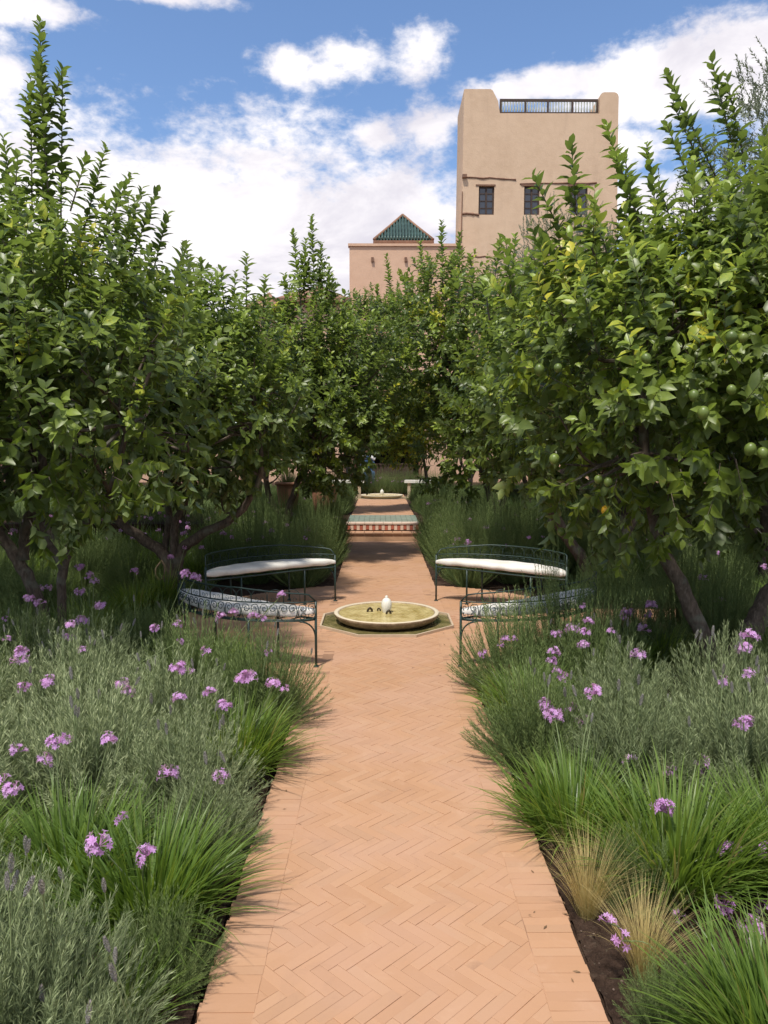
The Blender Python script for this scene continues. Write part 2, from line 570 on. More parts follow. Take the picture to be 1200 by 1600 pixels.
# the crumbly soil surface of the near beds has real lumps
nx, ny = 150, 240
for sx, nm in ((-1, 'bed_soil'), (1, 'bed_soil')):
    xs = np.linspace(0.60, 4.2, nx) * sx
    ys = np.linspace(1.0, 6.2, ny)
    X, Y = np.meshgrid(xs, ys)
    Z = -0.030 + 0.010 * np.sin(X * 9 + Y * 5) * np.sin(Y * 7 - X * 3) + RNG.normal(0, 0.0065, X.shape)
    V = np.stack([X, Y, Z], -1).reshape(-1, 3)
    i = np.arange(ny - 1)[:, None] * nx + np.arange(nx - 1)[None, :]
    F = np.stack([i, i + 1, i + 1 + nx, i + nx], -1).reshape(-1, 4)
    if sx < 0:
        F = F[:, ::-1]
    link(nm, np_mesh(nm, V, [F], 'soil', smooth=False), kind='structure')

tb = MB()
tb.box((-30, 13.46, -0.05), (30, 70, 0.265))
tb.build('terrace', 'soil')['kind'] = 'structure'

BW, BL, JT = 0.0395, 0.158, 0.0009
HALF = 0.58
INNER = HALF - BL - 0.001


def clip_poly(poly, a, b, c):
    """keep a*x + b*y <= c"""
    out = []
    for i in range(len(poly)):
        p, q = poly[i], poly[(i + 1) % len(poly)]
        dp, dq = a * p[0] + b * p[1] - c, a * q[0] + b * q[1] - c
        if dp <= 0:
            out.append(p)
        if (dp < 0 < dq) or (dq < 0 < dp):
            t = dp / (dp - dq)
            out.append((p[0] + t * (q[0] - p[0]), p[1] + t * (q[1] - p[1])))
    return out


def poly_area(p):
    return abs(sum(p[i][0] * p[(i + 1) % len(p)][1] - p[(i + 1) % len(p)][0] * p[i][1] for i in range(len(p)))) / 2


def brick_polys(x0, x1, y0, y1, keep=None):
    """herringbone bricks, laid at 45 degrees to the path, cut at its borders"""
    N = 4
    out = []
    c45 = math.sqrt(0.5)
    ext = int(max(abs(x0), abs(x1), abs(y0), abs(y1)) * 1.5 / BW) + 6
    ux, uy = np.meshgrid(np.arange(-ext, ext), np.arange(-ext, ext), indexing='ij')
    k = (ux - uy) % (2 * N)
    for kind_ in (0, 2 * N - 1):
        cx, cy = ux[k == kind_], uy[k == kind_]
        w, h = (N, 1) if kind_ == 0 else (1, N)
        mx_, my_ = (cx + w / 2) * BW, (cy + h / 2) * BW
        wx, wy = (mx_ + my_) * c45, (my_ - mx_) * c45          # world centre
        ok = (wx > x0 - 0.09) & (wx < x1 + 0.09) & (wy > y0 - 0.09) & (wy < y1 + 0.09)
        for a, b in zip(cx[ok], cy[ok]):
            g_ = JT / 2
            rc = [(a * BW + g_, b * BW + g_), ((a + w) * BW - g_, b * BW + g_), ((a + w) * BW - g_, (b + h) * BW - g_), (a * BW + g_, (b + h) * BW - g_)]
            pl = [((p + q) * c45, (q - p) * c45) for p, q in rc]
            pl = pl[::-1] if False else pl
            for (A, B, C) in ((1, 0, x1), (-1, 0, -x0), (0, 1, y1), (0, -1, -y0)):
                pl = clip_poly(pl, A, B, C)
                if len(pl) < 3:
                    break
            if len(pl) >= 3 and poly_area(pl) > 1.2e-4 and (keep is None or keep(pl)):
                out.append(pl)
    return out


def header_polys(side, y0, y1):
    out = []
    y = y0
    while y < y1 - BW:
        w = BW * rnd.uniform(0.94, 1.06)
        xa = side * (HALF - BL) + rnd.uniform(-.002, .002)
        xb = side * HALF + rnd.uniform(-.006, .006)
        lo, hi = min(xa, xb), max(xa, xb)
        s = rnd.uniform(-.0012, .0012)
        out.append([(lo, y + JT / 2 + s), (hi, y + JT / 2 - s), (hi, y + w - JT / 2 - s), (lo, y + w - JT / 2 + s)])
        y += w
    return out


def brick_geo(pl, z, mb, tint, ch=0.0009, depth=0.03):
    n = len(pl)
    ar = sum(pl[i][0] * pl[(i + 1) % n][1] - pl[(i + 1) % n][0] * pl[i][1] for i in range(n))
    if ar < 0:
        pl = pl[::-1]
    cx = sum(p[0] for p in pl) / n
    cy = sum(p[1] for p in pl) / n
    tx, ty = rnd.gauss(0, 0.004), rnd.gauss(0, 0.004)
    V = []
    for zz, ins in ((z - depth, 0), (z - ch * 0.8, 0), (z, ch)):
        for (x, y) in pl:
            dx, dy = cx - x, cy - y
            l = math.hypot(dx, dy) + 1e-9
            f = min(ins * 1.4 / l, 0.5)
            X, Y = x + dx * f, y + dy * f
            V.append((X, Y, zz + tx * (X - cx) + ty * (Y - cy)))
    q = []
    for r in range(2):
        for i in range(n):
            j = (i + 1) % n
            q.append((r * n + i, r * n + j, (r + 1) * n + j, (r + 1) * n + i))
    if n == 4:
        q.append((2 * n, 2 * n + 1, 2 * n + 2, 2 * n + 3))
        mb.add(V, q, (), tint)
    else:
        mb.add(V, q, [(2 * n, 2 * n + i, 2 * n + i + 1) for i in range(1, n - 1)], tint)


# main path: sand bed, then bricks
pb = MB()
pb.box((-HALF + .004, -2.5, -0.2), (HALF - .004, 13.17, -0.0018))
path = pb.build('path', 'joint_sand')
path['kind'] = 'structure'


def octo_out(pl):
    return all(math.hypot(x, y - 7) > 0.57 for x, y in pl)


polys = [(p, 0) for p in brick_polys(-INNER, INNER, 1.55, 13.16, octo_out)]
for s in (-1, 1):
    polys += [(p, 1) for p in header_polys(s, 1.55, 5.35)]
    polys += [(p, 1) for p in header_polys(s, 8.65, 13.16)]
def inview(p):
    x = sum(a for a, b in p) / len(p)
    y = sum(b for a, b in p) / len(p)
    if y < 1.93:
        return 1e6 + y
    px = 593 + (x - CAM.x) / y * 1200
    if px < 300 + (600 - y * 190) * 0:
        pass
    return y + (0 if poly_area(p) > 0.002 else 3)
polys.sort(key=lambda t: inview(t[0]))
rest = MB()
nb = 0
for p, kd in polys:
    z = rnd.gauss(0, 0.0006)
    tv = rnd.random()
    if nb < 300 and inview(p) < 50:
        cx = sum(a for a, b in p) / len(p)
        cy = sum(b for a, b in p) / len(p)
        b1 = MB()
        brick_geo([(a - cx, b - cy) for a, b in p], z, b1, 0.0)
        o = b1.build('brick', 'paving_brick', path)
        o.location = (cx, cy, 0)
        nb += 1
    else:
        brick_geo(p, z, rest, tv)
rest.build('bricks', 'paving_brick', path, kind='stuff')
# run of the path behind the camera
# plaza round the fountain and cross path, laid in rows
def paving_rows(name, region, z, parent_label=None):
    mb = MB()
    sand = MB()
    return mb, sand


PLZ = 1.98
seg = 72
ring = [(PLZ * math.cos(i * 2 * PI / seg), 7 + PLZ * math.sin(i * 2 * PI / seg)) for i in range(seg)]
sb = MB()
V = [(x, y, -0.0075) for x, y in ring] + [(x, y, -0.12) for x, y in ring]
sb.add(V + [(0, 7, -0.0075)], [(i, (i + 1) % seg, seg + (i + 1) % seg, seg + i) for i in range(seg)][::-1], [(2 * seg, i, (i + 1) % seg) for i in range(seg)])
sb.box((PLZ - .05, 6.42, -0.11), (3.2, 7.58, -0.0118))
plaza = sb.build('paved_circle', 'joint_sand')
plaza['kind'] = 'structure'
pbk = MB()
for r_i in range(int((PLZ - HALF * 0) / 0.16)):
    pass
y = 5.02
row = 0
while y < 8.98:
    half = PLZ * PLZ - max(abs(y - 7), abs(y + BW - 7)) ** 2
    half = math.sqrt(half) if half > 0 else 0
    cross = 6.44 < y < 7.53
    for s in (-1, 1):
        lim = 3.15 if (cross and s > 0) else half
        x = INNER + (BL if not (5.35 < y < 8.62) else 0.0) + 0.002
        x += (row % 2) * BL * 0.5 * 0
        first = True
        while x < lim - 0.01:
            w = BL * (0.5 if (first and row % 2) else 1.0)
            first = False
            x2 = min(x + w, lim)
            lo, hi = (x + JT / 2, x2 - JT / 2) if s > 0 else (-x2 + JT / 2, -x - JT / 2)
            if hi - lo > 0.015:
                pl = [(lo, y + JT / 2), (hi, y + JT / 2), (hi, y + BW - JT / 2), (lo, y + BW - JT / 2)]
                if all(math.hypot(a, b - 7) > 0.57 for a, b in pl):
                    brick_geo(pl, rnd.gauss(-0.002, 0.0008), pbk, rnd.random(), depth=0.02)
            x = x2
    y += BW
    row += 1
pbk.build('bricks', 'paving_brick', plaza, kind='stuff')

# upper path on the terrace
up = MB()
up.box((-0.62, 15.12, 0.2), (0.62, 26.5, 0.2755))
upo = up.build('upper_path', 'joint_sand')
upo['kind'] = 'structure'
ub = MB()
for p in brick_polys(-0.60, 0.60, 15.14, 20.0):
    brick_geo(p, 0.279 + rnd.gauss(0, 0.0006), ub, rnd.random(), depth=0.02)
ub.build('bricks', 'paving_brick', upo, kind='stuff')

# ------------------------------------------------------------------ steps with the tiled riser
st = thing('tiled_steps', 'two low steps across the path end, upper riser in red and cream tiles', 'steps', (0, 13.2, 0))
b = MB()
for i in range(5):
    pass
b.box((-0.64, 0.0, -0.05), (0.64, 0.262, 0.118))
b.build('lower_step', 'step_stone', st)
for i in range(8):                                    # brick-on-edge nosing of the lower step
    x = -0.65 + i * 0.1635
    bb = MB().box((x, -0.02, 0.120), (x + 0.155, 0.262, 0.142))
    bb.build('brick', 'paving_brick', st)
b = MB().box((-0.64, 0.265, -0.05), (0.64, 0.50, 0.258))
b.build('upper_step', 'step_stone', st)
tile_red = MB().box((-0.026, -0.008, 0.0), (0.026, 0.0, 0.078)).mesh('tile', 'red_tile')
tile_cream = MB().box((-0.026, -0.007, 0.0), (0.026, 0.0, 0.092)).mesh('tile', 'cream_tile')
for i in range(23):
    x = -0.605 + i * 0.055
    link('tile', tile_red if i % 2 == 0 else tile_cream, st, loc=(x, 0.262, 0.160 + (0.012 if i % 4 == 2 else 0)))
for i in range(8):
    x = -0.65 + i * 0.1635
    MB().box((x, 0.245, 0.260), (x + 0.158, 0.50, 0.285)).build('brick', 'cream_tile', st)
tt = MB()
for i in range(13):
    for j in range(14):
        tt.box((-0.64 + i * 0.0985, 0.51 + j * 0.1, 0.262), (-0.64 + i * 0.0985 + 0.094, 0.51 + j * 0.1 + 0.095, 0.2815 + rnd.uniform(-.001, .001)))
tl = tt.build('green_tile_floor', 'teal_tile', st)
tl['kind'] = 'stuff'

# ------------------------------------------------------------------ fountain
def fountain(loc, label, scale=1.0):
    f = thing('fountain', label, 'fountain', loc)
    R = 0.60 / math.cos(PI / 8) * scale
    def octo(r, z):
        return [(r * math.cos(PI / 8 + i * PI / 4), r * math.sin(PI / 8 + i * PI / 4), z) for i in range(8)]
    curb = MB()
    V = octo(R, -0.02) + octo(R, 0.022) + octo(R * 0.972, 0.022) + octo(R * 0.965, -0.06)
    q = []
    for r in range(3):
        for i in range(8):
            j = (i + 1) % 8
            q.append((r * 8 + i, r * 8 + j, (r + 1) * 8 + j, (r + 1) * 8 + i))
    curb.add(V, q)
    curb.build('octagonal_curb', 'cream_stone', f)
    w = MB()
    w.add(octo(R * 0.968, 0.0045) + [(0, 0, 0.0045)], (), [(8, i, (i + 1) % 8) for i in range(8)])
    w.build('overflow_water', 'moss_water', f)
    s = scale
    bowl = MB().lathe([(0.0, -0.03), (0.30 * s, -0.03), (0.355 * s, -0.005), (0.415 * s, 0.015), (0.455 * s, 0.040), (0.478 * s, 0.066), (0.486 * s, 0.088),
                       (0.482 * s, 0.095), (0.455 * s, 0.095), (0.442 * s, 0.090), (0.43 * s, 0.075), (0.30 * s, 0.04), (0.0, 0.03)], seg=72)
    bo = bowl.build('bowl', 'basin_stone', f, smooth=True)
    wb = MB().lathe([(0.0, 0.0865), (0.15 * s, 0.0865), (0.30 * s, 0.0865), (0.439 * s, 0.0865)], seg=64)
    wb.build('water', 'fountain_water', f, smooth=True)
    egg = MB().lathe([(0.030, 0.09), (0.036, 0.12), (0.046, 0.15), (0.049, 0.185), (0.046, 0.215), (0.036, 0.238), (0.022, 0.250), (0.013, 0.254), (0.015, 0.262), (0.012, 0.272), (0.0, 0.277)], seg=28)
    egg.build('finial', 'white_marble', f, smooth=True).location = (0, 0, -0.032)
    if scale == 1.0:
        for (x, y, rz, k) in ((-0.155, 0.02, 0.3, 1.0), (0.018, -0.075, 0.2, 0.9), (-0.07, 0.06, -0.4, 0.7)):
            sp = MB().tube(catmull([(-0.022, 0, 0.10), (-0.018, 0, 0.135), (0.0, 0, 0.153), (0.018, 0, 0.138), (0.022, 0, 0.118)], 4), [0.0105] * 17, 8)
            o = sp.build('spout', 'bronze', f, smooth=True)
            o.location = (x, y, 0.1185 * (1 - k) - 0.032)
            o.rotation_euler = (0, 0, rz)
            o.scale = (k, k, k)
    return f


plain('cream_stone', (0.52, 0.40, 0.28), 0.6, 0.2, 10)
m, nt = new_mat('basin_stone')
g = nt.new('ShaderNodeNewGeometry')
n = nt.noise(g.outputs['Position'], 12, 6, 0.65)
n2 = nt.noise(g.outputs['Position'], 45, 4, 0.6)
k = nt.math('ADD', nt.math('MULTIPLY', n, 0.65), nt.math('MULTIPLY', n2, 0.35))
c = nt.ramp(k, [(0.33, (0.12, 0.075, 0.042)), (0.5, (0.27, 0.185, 0.11)), (0.66, (0.47, 0.36, 0.235))])
nn = nt.new('ShaderNodeSeparateXYZ', ins={0: g.outputs['Position']})
c = nt.mix(smooth01(nt, nn.outputs[2], 0.088, 0.096), c, (0.66, 0.57, 0.42))
finish(nt, c, 0.6, k, 0.4, 0.006)
fountain((0, 7.0, 0), 'round stone fountain bowl with white finial in octagonal basin between the benches')
ff = fountain((0, 20.3, 0.275), 'far small round fountain with white finial beyond the tiled steps', 1.15)

# ------------------------------------------------------------------ iron benches
def spiral(cx, cz, r0, turns, a0, dirn, n=22):
    out = []
    for i in range(n):
        t = i / (n - 1)
        a = a0 + dirn * turns * 2 * PI * t
        r = r0 * (1 - 0.78 * t)
        out.append((cx + r * math.cos(a), 0, cz + r * math.sin(a)))
    return out


def scroll_mesh(w, h, four=False):
    """one lyre-shaped scroll: two rods swell outwards and curl in at the top"""
    mb = MB()
    for s in (-1, 1):
        rr = w * 0.215
        cx, cz = s * w * 0.235, h * 0.68
        side = [(s * w * 0.02, 0, 0.0), (s * w * 0.27, 0, h * 0.06), (s * w * 0.45, 0, h * 0.30), (s * w * 0.475, 0, h * 0.60), (s * w * 0.40, 0, h * 0.88)]
        sp = spiral(cx, cz + 0.0, rr, 1.15, (PI / 2 if s > 0 else PI / 2), s * 1.0)
        pts = [tuple(p) for p in catmull(side, 4)] + sp
        mb.tube(pts, 0.0030, 5)
        if four:
            mb.tube(spiral(s * w * 0.235, h * 0.30, rr * 0.9, 1.1, -PI / 2, -s * 1.0), 0.0028, 5)
    return mb.mesh('scroll', 'iron_paint', True)


def arch_mesh(w, h):
    mb = MB()
    pts = [(-w / 2, 0, 0)] + [(w / 2 * math.cos(a), 0, h * 0.45 + h * 0.50 * math.sin(a)) for a in np.linspace(PI, 0, 13)] + [(w / 2, 0, 0)]
    mb.tube(pts, 0.0023, 5)
    for s in (-1, 1):
        mb.tube(spiral(s * w * 0.2, h * 0.22, w * 0.17, 1.0, -PI / 2, -s), 0.0018, 4)
    return mb.mesh('arch', 'iron_paint', True)


SC1, SC4, ARM = scroll_mesh(0.136, 0.135), scroll_mesh(0.140, 0.135, True), arch_mesh(0.115, 0.10)
A_, B_ = np.array([0.53, -1.47]), np.array([1.70, -0.66])      # tips of a half-moon bench, fountain at the origin
CH = B_ - A_
LEN = np.linalg.norm(CH)
TH = CH / LEN
NO = np.array([TH[1], -TH[0]])                                  # outwards, away from the fountain
DEPTH = 0.36
_u = np.linspace(0, 1, 400)
_raw = A_[None] + CH[None] * _u[:, None] + NO[None] * (DEPTH * np.sin(PI * _u) ** 0.62)[:, None]
_cum = np.concatenate([[0], np.cumsum(np.linalg.norm(np.diff(_raw, axis=0), axis=1))])
_cum /= _cum[-1]


def backpt(t, off=0.0):
    """t runs along the back rail; off from the back (0) to the front edge (DEPTH)"""
    u = float(np.interp(t, _cum, _u))
    bow = DEPTH * max(0.0, math.sin(PI * u)) ** 0.62
    k = 1 - off / DEPTH
    front = 0.02 * math.sin(2 * PI * u)
    return A_ + CH * u + NO * (bow * k + front * (1 - k))


def cushion_mesh():
    mb = MB()
    n, mseg = 44, 16
    V = []
    for i in range(n + 1):
        t = 0.012 + 0.976 * i / n
        a, b = backpt(t, 0.015), backpt(t, DEPTH)
        c = (a + b) / 2
        h = (a - b) / 2
        wl = np.linalg.norm(h)
        th = 0.034 * min(1.0, 0.45 + wl / 0.12)
        if wl < 0.03:
            h = h / (wl + 1e-6) * 0.03
        for k in range(mseg):
            an = 2 * PI * k / mseg
            ca, sa = math.cos(an), math.sin(an)
            p = c + h * math.copysign(abs(ca) ** 0.4, ca) * (1 + 0.012 * math.sin(i * 1.3))
            V.append((p[0], p[1], 0.400 + 0.002 * math.sin(i * .9) + th * math.copysign(abs(sa) ** 0.55, sa)))
    q = []
    for i in range(n):
        for k in range(mseg):
            k2 = (k + 1) % mseg
            q.append((i * mseg + k, i * mseg + k2, (i + 1) * mseg + k2, (i + 1) * mseg + k))
    c0 = len(V)
    V.append(tuple(np.mean(V[:mseg], axis=0)))
    V.append(tuple(np.mean(V[n * mseg:n * mseg + mseg], axis=0)))
    tr = []
    for k in range(mseg):
        k2 = (k + 1) % mseg
        tr.append((c0, k2, k))
        tr.append((c0 + 1, n * mseg + k, n * mseg + k2))
    mb.add(V, q, tr)
    return mb.mesh('seat_cushion', 'cushion_canvas', True)


CUSH = cushion_mesh()


def rail(z0, z1, off=0.0, r=0.006, t0=0.0, t1=1.0, hgt=None, sides=6, n=30):
    pts = []
    for i in range(n):
        t = t0 + (t1 - t0) * i / (n - 1)
        p = backpt(t, off)
        z = (hgt(t) if hgt else z0 + (z1 - z0) * t)
        pts.append((p[0], p[1], z))
    return MB().tube(pts, r, sides)


def top_h(t):
    e = min(t / 0.05, (1 - t) / 0.05, 1.0)
    return 0.485 + (0.055 + 0.05 * min(1, t / 0.35)) * (1 - (1 - max(e, 0)) ** 2)


BENCH = {}
def bench_parts():
    P = []
    P.append(('top_rail', rail(0, 0, r=0.0062, hgt=top_h).mesh('top_rail', 'iron_paint', True), None))
    P.append(('middle_rail', rail(0.487, 0.487, r=0.0050).mesh('middle_rail', 'iron_paint', True), None))
    P.append(('lower_rail', rail(0.350, 0.350, r=0.0050).mesh('lower_rail', 'iron_paint', True), None))
    for off in (0.01, DEPTH):
        pts = [(*backpt(t, off), 0.358) for t in np.linspace(0, 1, 30)]
        P.append(('seat_rail', MB().tube(pts, 0.008, 6).mesh('seat_rail', 'iron_paint', True), None))
    for t in np.linspace(0.06, 0.94, 14):
        a, b = backpt(t, 0.01), backpt(t, DEPTH)
        P.append(('seat_bar', MB().tube([(*a, 0.358), (*((a + b) / 2), 0.358), (*b, 0.358)], 0.005, 5).mesh('seat_bar', 'iron_paint', True), None))
    for t, off in ((0.0, 0.0), (1.0, 0.0), (0.30, 0.0), (0.70, 0.0), (0.28, DEPTH), (0.72, DEPTH)):
        a = backpt(t, off)
        top = 0.485 if t in (0.0, 1.0) else 0.352
        lg = MB().tube([(*a, 0.004), (*a, 0.2), (*a, top)], 0.0095, 8)
        lg.box((a[0] - .018, a[1] - .018, 0.0), (a[0] + .018, a[1] + .018, 0.008))
        P.append(('leg', lg.mesh('leg', 'iron_paint', True), None))
    for t, s in ((0.0, 1), (1.0, -1)):
        pts = []
        for u in np.linspace(0, 1, 9):
            p = backpt(t + s * 0.075 * (1 - math.cos(u * PI / 2)), 0.0)
            pts.append((*p, 0.20 + 0.145 * math.sin(u * PI / 2)))
        P.append(('brace', MB().tube(pts, 0.006, 6).mesh('brace', 'iron_paint', True), None))
    n = 12
    for i in range(n):
        t = (i + 0.5) / n
        p = backpt(t)
        d = backpt(min(1, t + 0.02)) - backpt(max(0, t - 0.02))
        P.append(('scroll', SC4 if i in (0, n - 1) else SC1, (p[0], p[1], 0.3515, math.atan2(d[1], d[0]))))
    n = 14
    for i in range(1, n - 1):
        t = (i + 0.5) / n
        p = backpt(t)
        d = backpt(t + 0.02) - backpt(t - 0.02)
        P.append(('arch', ARM, (p[0], p[1], 0.488, math.atan2(d[1], d[0]))))
    return P


BP = bench_parts()
for (sx, sy, label, cl) in (
        (-1, 1, 'dark green iron bench with scrollwork back toward camera, left of the fountain', 'white seat pad on the scrolled iron bench nearest left of the fountain'),
        (1, 1, 'dark green iron scrollwork bench half hidden by lavender, right of the fountain', 'white seat pad seen through lavender on the near right iron bench'),
        (-1, -1, 'dark green iron bench backed by tall planting, beyond the fountain on its left', 'long white seat pad on the bench beyond the fountain, on its left'),
        (1, -1, 'dark green iron bench backed by lavender, beyond the fountain on its right', 'long white seat pad on the bench beyond the fountain, on its right')):
    by = 7.0 if sy > 0 else 6.5
    bt = thing('garden_bench', label, 'bench', (0, by, 0), 0, 'iron benches round the fountain')
    for nm, me, tr in BP:
        o = link(nm, me, bt)
        if tr:
            o.location = tr[:3]
            o.rotation_euler = (0, 0, tr[3])
    bt.scale = (sx, sy, 1)
    cu = link('seat_cushion', CUSH, None, loc=(0, by, 0.012), scale=(sx, sy, 1))
    tag(cu, cl, 'cushion', 'white seat pads on the benches')

# ------------------------------------------------------------------ leaves
LT = np.array([(0, 0, 0), (-0.5, 0.30, 0.10), (0, 0.28, 0), (0.5, 0.30, 0.10), (-0.44, 0.66, 0.03), (0, 0.64, -0.06), (0.44, 0.66, 0.03), (0, 1.0, -0.20)], float)
LT_T = np.array([(0, 2, 1), (0, 3, 2), (1, 2, 5), (1, 5, 4), (2, 3, 6), (2, 6, 5), (4, 5, 7), (5, 6, 7)])


def place_leaves(P, D, N, L, W, tint, templ=LT, tris=LT_T):
    D = unit(D)
    N = N - D * (N * D).sum(-1, keepdims=True)
    N = unit(N)
    X = np.cross(D, N)
    V = (P[:, None, :] + templ[None, :, 0:1] * (X * W[:, None])[:, None, :] + templ[None, :, 1:2] * (D * L[:, None])[:, None, :]
         + templ[None, :, 2:3] * (N * L[:, None] * 0.9)[:, None, :])
    k = len(templ)
    F = tris[None] + (np.arange(len(P)) * k)[:, None, None]
    return V.reshape(-1, 3), F.reshape(-1, tris.shape[1]), np.repeat(tint, k)


def shoots(P0, D0, LEN_, n, size, rng, ang=0.9, upbend=0.15, tint0=None, droop=0.0, tip_young=0.25):
    """leaves spiralling up every shoot; returns the arrays for place_leaves and the stem polylines"""
    S = len(P0)
    D0 = unit(D0)
    t = (np.arange(n)[None, :] + rng.uniform(0, 1, (S, n))) / n
    t = 0.08 + 0.92 * t
    stem = P0[:, None, :] + D0[:, None, :] * (t * LEN_[:, None])[..., None]
    stem[..., 2] += upbend * (t ** 2) * LEN_[:, None]
    Td = D0[:, None, :] + np.array([0, 0, 1.0]) * (2 * upbend * t)[..., None]
    Td = unit(Td)
    ref = np.where(np.abs(Td[..., 2:3]) < 0.95, np.array([0, 0, 1.0]), np.array([1.0, 0, 0]))
    A = unit(np.cross(Td, ref))
    B = np.cross(Td, A)
    ph = np.arange(n)[None, :] * 2.39996 + rng.uniform(0, 6.28, (S, 1)) + rng.normal(0, 0.3, (S, n))
    Rr = A * np.cos(ph)[..., None] + B * np.sin(ph)[..., None]
    al = ang * (1.15 - 0.55 * t) + rng.normal(0, 0.16, (S, n))
    Dl = Td * np.cos(al)[..., None] + Rr * np.sin(al)[..., None]
    Nl = Td * np.sin(al)[..., None] - Rr * np.cos(al)[..., None]
    dr = np.broadcast_to(np.asarray(droop, float).reshape(-1, 1), (S, n)) if np.ndim(droop) else droop
    Dl[..., 2] -= dr
    Nl = Nl + rng.normal(0, 0.22, Nl.shape)
    Nl[..., 2] += 0.45
    ls = size * rng.uniform(0.65, 1.25, (S, n)) * (1.0 - 0.40 * t ** 3)
    if tint0 is None:
        tint0 = np.full(S, 0.4)
    ti = tint0[:, None] + rng.normal(0, 0.10, (S, n)) + tip_young * t ** 2
    f = lambda a: a.reshape(-1, a.shape[-1])
    return f(stem), f(Dl), f(Nl), ls.ravel(), np.clip(np.minimum(ti, np.maximum(0.83, tint0[:, None] + 0.06)), 0, 0.95).ravel(), (P0, D0, LEN_, upbend)


def stems_mesh(mb, st, r=0.003, segs=4, sides=3, tint=0.4):
    P0, D0, LEN_, ub = st
    S = len(P0)
    t = np.linspace(0, 1, segs)
    C = P0[:, None] + D0[:, None] * (t * LEN_[:, None])[..., None]
    C[..., 2] += ub * (t ** 2) * LEN_[:, None]
    ref = np.where(np.abs(D0[:, 2:3]) < 0.95, np.array([0, 0, 1.0]), np.array([1.0, 0, 0]))
    A = unit(np.cross(D0, ref))
    B = np.cross(D0, A)
    rr = (r * (1 - 0.65 * t))[None, :, None, None]
    a = np.arange(sides) * 2 * PI / sides
    V = C[:, :, None, :] + rr * (np.cos(a)[None, None, :, None] * A[:, None, None, :] + np.sin(a)[None, None, :, None] * B[:, None, None, :])
    V = V.reshape(-1, 3)
    i = np.arange(S)[:, None, None] * segs * sides + np.arange(segs - 1)[None, :, None] * sides
    k = np.arange(sides)[None, None, :]
    k2 = (k + 1) % sides
    F = np.stack([i + k, i + k2, i + sides + k2, i + sides + k], -1).reshape(-1, 4)
    mb.add(V, F, (), tint)


def sample_blobs(blobs, n, rng, inner=0.45):
    w = np.array([b[3] * b[4] * b[5] for b in blobs])
    w = w ** 0.75
    idx = rng.choice(len(blobs), n, p=w / w.sum())
    Bc = np.array([b[:3] for b in blobs])[idx]
    Br = np.array([b[3:6] for b in blobs])[idx]
    d = unit(rng.normal(0, 1, (n, 3)))
    r = inner + (1 - inner) * rng.uniform(0, 1, n) ** 0.55
    P = Bc + d * Br * r[:, None]
    nrm = unit(d / Br)
    return P, nrm


LEAFM = []
for i, tv in enumerate((0.18, 0.32, 0.45, 0.6, 0.74)):
    LEAFM.append(np_mesh('leaf', LT * np.array([0.5, 1, 0.9]), [LT_T], 'citrus_leaf', np.full(8, tv), True))

fm_ = MB()
prof = [(0.0, -0.034), (0.010, -0.032), (0.020, -0.024), (0.028, -0.010), (0.030, 0.003), (0.027, 0.016), (0.018, 0.027), (0.007, 0.032), (0.0, 0.033)]
FRUIT_G = MB().lathe(prof, seg=14).mesh('fruit', 'fruit_skin', True)
fy = MB().lathe(prof, seg=14)
fy.tint = [np.full(fy.n, 1.0)]
FRUIT_Y = fy.mesh('fruit', 'fruit_skin', True)


